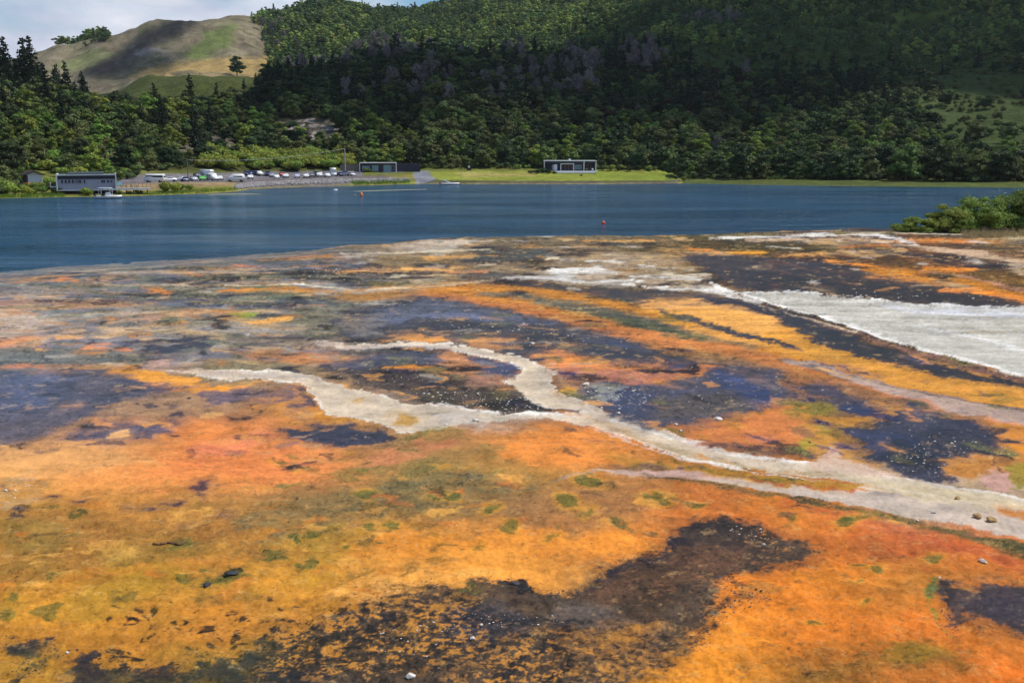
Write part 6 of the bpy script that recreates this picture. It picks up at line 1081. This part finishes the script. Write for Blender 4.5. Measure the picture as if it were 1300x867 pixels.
for sx in (-L_*.32, L_*.11): [MB().tube((sx, sy, .4), (sx*.95, sy, 2.16), .045).build('canopy_post', M['white'], e) for sy in (-.82, .82)]
MB().box(-.5, .5, -.4, .4, .42, 1.3, .05).build('console', M['white'], e); MB().prism([(.5, 1.1), (.8, 1.1), (.55, 1.75), (.5, 1.75)], 'y', -.4, .4).build('windscreen', M['glass'], e); MB().box(-1.4, -.9, -.45, .45, .42, .9, .05).build('seat', M['rubber'], e); MB().box(-L_/2-.25, -L_/2+.1, -.18, .18, 0, 1.0, .06).build('outboard', M['rubber'], e)
tag(e, 'white canopied boat moored before the grey lakeside building', 'boat')
x, y = on_plane(571, 235, 0); e = empty('speedboat', (x, y, .02), R(3)); L_ = 24*y/1300
hull(L_, 2.2, .5).build('hull', M['white'], e, True); MB().prism([(-L_/2+.6, 1.75), (-L_/2+.5, 1.55), (-.2, .5), (.7, .5)], 'y', -.9, .9).build('cover', M['white'], e); MB().box(-L_/2-.2, -L_/2+.1, -.18, .18, 0, .9, .05).build('outboard', M['rubber'], e)
tag(e, 'small white boat with sloping cover moored at the ramp', 'boat')
def buoy(px, py, h, w, mt, label):
    x, y = on_plane(px, py, 0); e = empty('buoy', (x, y, -.15)); mb = MB(); pr = [(0, 0), (w*.4, .05), (w*.5, .3*h), (w*.48, .6*h), (w*.3, .85*h), (w*.1, .97*h), (0, h)]
    vs = [mb.bm.verts.new((r, 0, z)) for r, z in pr]; es = [mb.bm.edges.new((a, b_)) for a, b_ in zip(vs[:-1], vs[1:])]
    bmesh.ops.spin(mb.bm, geom=vs+es, cent=(0, 0, 0), axis=(0, 0, 1), angle=2*math.pi, steps=18); bmesh.ops.remove_doubles(mb.bm, verts=mb.bm.verts, dist=.004)
    mb.build('float', mt, e, True); MB().tube((0, 0, h-.03), (0, 0, h+.12), .03).build('ring', M['chrome'], e); tag(e, label, 'buoy', 'buoys on the lake')
buoy(459, 249.5, 1.05, .75, M['orange'], 'pale orange conical buoy near the car park shore'); buoy(766, 284.5, .58, .58, M['red_p'], 'red orange buoy in open water near the terrace'); buoy(451, 247.8, .3, .4, M['orange'], 'tiny orange float beside the conical buoy'); buoy(426, 241.6, .45, 1.2, M['white'], 'whitish float off the boulder bank')

# ------------------------------------------------------------------ stones, lumps and a twig on the terrace
def rock_mesh(seed, sx, sy, sz, sub=3, rough=.35):
    mb = MB(); mb.ball((0, 0, 0), 1, sub); rs = np.random.default_rng(seed)
    dirs = rs.normal(size=(14, 3)); dirs /= np.linalg.norm(dirs, axis=1)[:, None]; hs_ = rs.uniform(.55, .95, 14)
    for v in mb.bm.verts:
        n_ = np.array(v.co[:]); 
        for d_, h_ in zip(dirs, hs_):
            q = n_@d_
            if q > h_: n_ = n_-d_*(q-h_)*.95
        v.co = Vector(n_*[sx, sy, sz])*(1+rs.uniform(-.04, .04)*rough*2)
    return mb.mesh('rock', False)
ROCKS = [(521,858,15,'rock','pinkish white rock at the bottom edge left of centre'),(970,690,7.5,'rock','pale stone on the upper rim of the large dark patch'),(1248,714,13,'rock','flat white slab on the orange mat at the right'),(1193,734,5,'rock','tiny white stone at the head of the green streak'),(1185,653,8,'rock','white stone on the pale channel at the right'),(1165,660,5,'rock','small white stone left of the larger one on the pale channel'),(1240,658,15,'rocko','ochre rock on the pale channel, left one of a pair'),(1258,662,15,'rocko','ochre rock on the pale channel, right one of a pair'),(1216,633,9,'rocko','small ochre lump on the edge of the pale channel'),(911,532,13,'rock','white flat stone on the dark pool with orange shore'),(858,539,6,'rock','white stone in the grey pool beside the channel'),(864,547,5,'rock','small white stone at the foot of the grey pool'),(604,535,12,'rock','white stone beside the cream channel centre'),(566,540,7,'rock','smaller white stone left of the one beside the channel'),(744,489,12,'rock','pale flat rock at the top of the speckled pool'),(676,438,8,'rock','white stone on the dark mat above the channel'),(85,826,6,'rock','white pebble on the dark mat at lower left'),(611,794,6,'rock','white pebble on the grey film in the foreground'),(600,811,9,'rock','pale pebble cluster below the white pebble in the foreground'),(528,692,3,'rock','tiny pale pebble on the orange mat'),(938,592,4,'rock','pale stone on the lower edge of the channel'),(1032,632,5,'rocko','ochre pebble on the second channel'),(1028,563,6,'rocko','dark ochre lump by the right dark pool'),(940,567,7,'rockd','dark lump on the salmon mat'),(174,512,6,'rockd','dark stub standing on the tan mat at left'),(262,743,15,'rockd','dark comma shaped lump on the orange mat'),(294,730,20,'rockd','dark ribbed lump right of the comma shaped lump'),(655,742,14,'rockd','black crust lump on the rim of the dark patch'),(240,506,7,'rockd','dark flake on the orange mat at left')]
for i, (px, py, wpx, mt, lb) in enumerate(ROCKS):
    x, y = on_plane(px, py, .5); s_ = wpx*y/1300/2; flat = .45 if mt == 'rock' and wpx > 11 and i > 0 else .62
    if mt == 'rockd': flat = .3
    o = link('rock', rock_mesh(100+i, s_, s_*.8, s_*flat), M[mt], None, (x, y, zrow(x, y)+s_*flat*.45)); o.rotation_euler = (random.uniform(-.15, .15), random.uniform(-.15, .15), random.uniform(0, 6.28) if mt != 'rockd' else random.uniform(-.2, .2)); tag(o, lb, 'rock', 'stones on the mineral terrace')
mb = MB(); P_ = [on_plane(px, py, .5) for px, py in ((194, 690), (203, 690.5), (213, 689), (222, 690.5), (229, 692), (236, 687))]; pz = None
for (x, y) in P_:
    p = (x, y, zrow(x, y)+.015); 
    if pz: mb.tube(pz, p, .03, .025, 6)
    pz = p
tag(mb.build('twig', mat('brown_twig', (.16, .07, .03), .7, .2), smooth=True), 'thin brown twig lying on the orange mat at left', 'twig')
v, tr, off = [], [], 0
def pebbles(region, n, smin, smax):
    global off
    k = 0
    while k < n:
        xs_ = [p[0] for p in region]; ys_ = [p[1] for p in region]; px, py = random.uniform(min(xs_), max(xs_)), random.uniform(min(ys_), max(ys_))
        k += 1
        if not inside(px, py, region)[0]: continue
        x, y = on_plane(px, py, .5); r = random.uniform(smin, smax)*y/1300*(random.random()**1.5*.8+.35); cv_ = IV*r*(.6+.6*RNG.random((len(IV), 1)))*[1.3, 1, .6]; v.append(cv_+[x, y, zrow(x, y)+r*.2]); tr.append(IT+off); off += len(IV)
pebbles([(520,492),(640,500),(740,518),(745,526),(640,524),(560,514)], 231, .8, 1.8); pebbles([(735,492),(790,488),(830,500),(800,530),(770,525)], 176, .8, 2.0); pebbles([(1120,570),(1200,556),(1290,568),(1290,580),(1210,590),(1190,606),(1140,600)], 231, .6, 1.6)
pebbles([(520,420),(560,400),(720,415),(760,445),(640,440)], 143, .7, 1.7); pebbles([(480,800),(600,780),(720,780),(740,792),(620,800),(560,830),(480,845)], 275, .5, 1.6); pebbles([(0,612),(40,605),(50,620),(0,640)], 38, 1, 2.6); pebbles([(720,330),(860,334),(900,345),(740,345)], 88, .7, 1.8); pebbles([(880,662),(960,668),(1000,686),(960,684)], 88, .6, 1.8)
pebbles([(770,540),(860,568),(900,590),(1060,600),(1060,590),(900,566),(800,540)], 132, .6, 1.6); pebbles([(920,372),(1000,385),(1300,478),(1300,486),(1000,396),(940,380)], 385, .8, 2.4); pebbles([(1060,370),(1300,376),(1300,386),(1080,376)], 66, .6, 1.6); pebbles([(1140,318),(1300,332),(1300,340),(1150,326)], 66, .6, 1.6); pebbles([(380,335),(450,340),(440,358),(380,350)], 49, .7, 1.6); pebbles([(0,540),(260,470),(260,560),(0,580)], 33, .5, 1.2)
o = link('pebbles', mesh_np('pebbles', np.concatenate(v), None, np.concatenate(tr), False), M['rock']); tag(o, 'white sinter pebbles scattered over the dark mats and channel rims', kind='stuff')

v, tr, off = [], [], 0
def crust(path, n, spread, smin, smax):
    global off
    seg = [math.hypot(b_[0]-a[0], (b_[1]-a[1])*2) for a, b_ in zip(path[:-1], path[1:])]; tot = sum(seg)
    for _ in range(n):
        q = random.random()*tot; i = 0
        while q > seg[i] and i < len(seg)-1: q -= seg[i]; i += 1
        f = q/seg[i]; px = path[i][0]+(path[i+1][0]-path[i][0])*f+random.gauss(0, spread*1.5); py = path[i][1]+(path[i+1][1]-path[i][1])*f+random.gauss(0, spread*.9)
        x, y = on_plane(px, py, .5); r = random.uniform(smin*.5, smax*.36)*y/1300*(.4+random.random()**2); a = random.uniform(0, 6.28); cv_ = IV*r*(.55+.7*RNG.random((len(IV), 1)))*[1.6, 1, .25]; cv_ = np.stack([cv_[:, 0]*math.cos(a)-cv_[:, 1]*math.sin(a), cv_[:, 0]*math.sin(a)+cv_[:, 1]*math.cos(a), cv_[:, 2]], -1); v.append(cv_+[x, y, zrow(x, y)+r*.12]); tr.append(IT+off); off += len(IV)
for path, n, sp, a, b_ in (([(850,690),(845,706),(820,712),(790,718),(765,736),(738,754)], 260, 5, 1, 4.5), ([(640,738),(655,738),(668,748),(690,757),(735,757)], 160, 4, 1, 4.5), ([(500,744),(560,744),(590,745),(640,739)], 150, 5, 1, 3.5), ([(915,728),(940,748),(970,756),(925,765),(900,786),(888,812),(885,824)], 320, 6, 1, 5), ([(858,676),(885,664),(920,663),(960,670),(1000,688),(1038,703)], 260, 4, .8, 3), ([(12,818),(45,812),(80,824),(100,828),(130,850),(180,850),(300,842)], 300, 7, 1, 5), ([(50,832),(45,845),(20,862)], 90, 5, 1, 5), ([(600,792),(640,787),(700,788),(740,790)], 110, 3, 1, 3), ([(718,792),(700,812),(670,832),(645,850),(640,868)], 150, 5, 1, 4), ([(705,815),(720,835),(716,850)], 80, 4, 1, 4), ([(1195,745),(1205,765),(1200,790),(1215,802)], 120, 4, 1, 4), ([(380,800),(440,782),(500,762)], 200, 14, 1, 3.5), ([(360,545),(440,545),(495,556)], 130, 8, .8, 2.6), ([(1090,560),(1150,585),(1210,590),(1280,572)], 200, 9, .6, 2)): crust(path, n, sp, a, b_)
o = link('mat_crust', mesh_np('mat_crust', np.concatenate(v), None, np.concatenate(tr), False), mat('dark_crust', (.035, .030, .030), .75, .45, 9, .5)); tag(o, 'raised dark crust crumbs along the edges of the dark mats', kind='stuff')
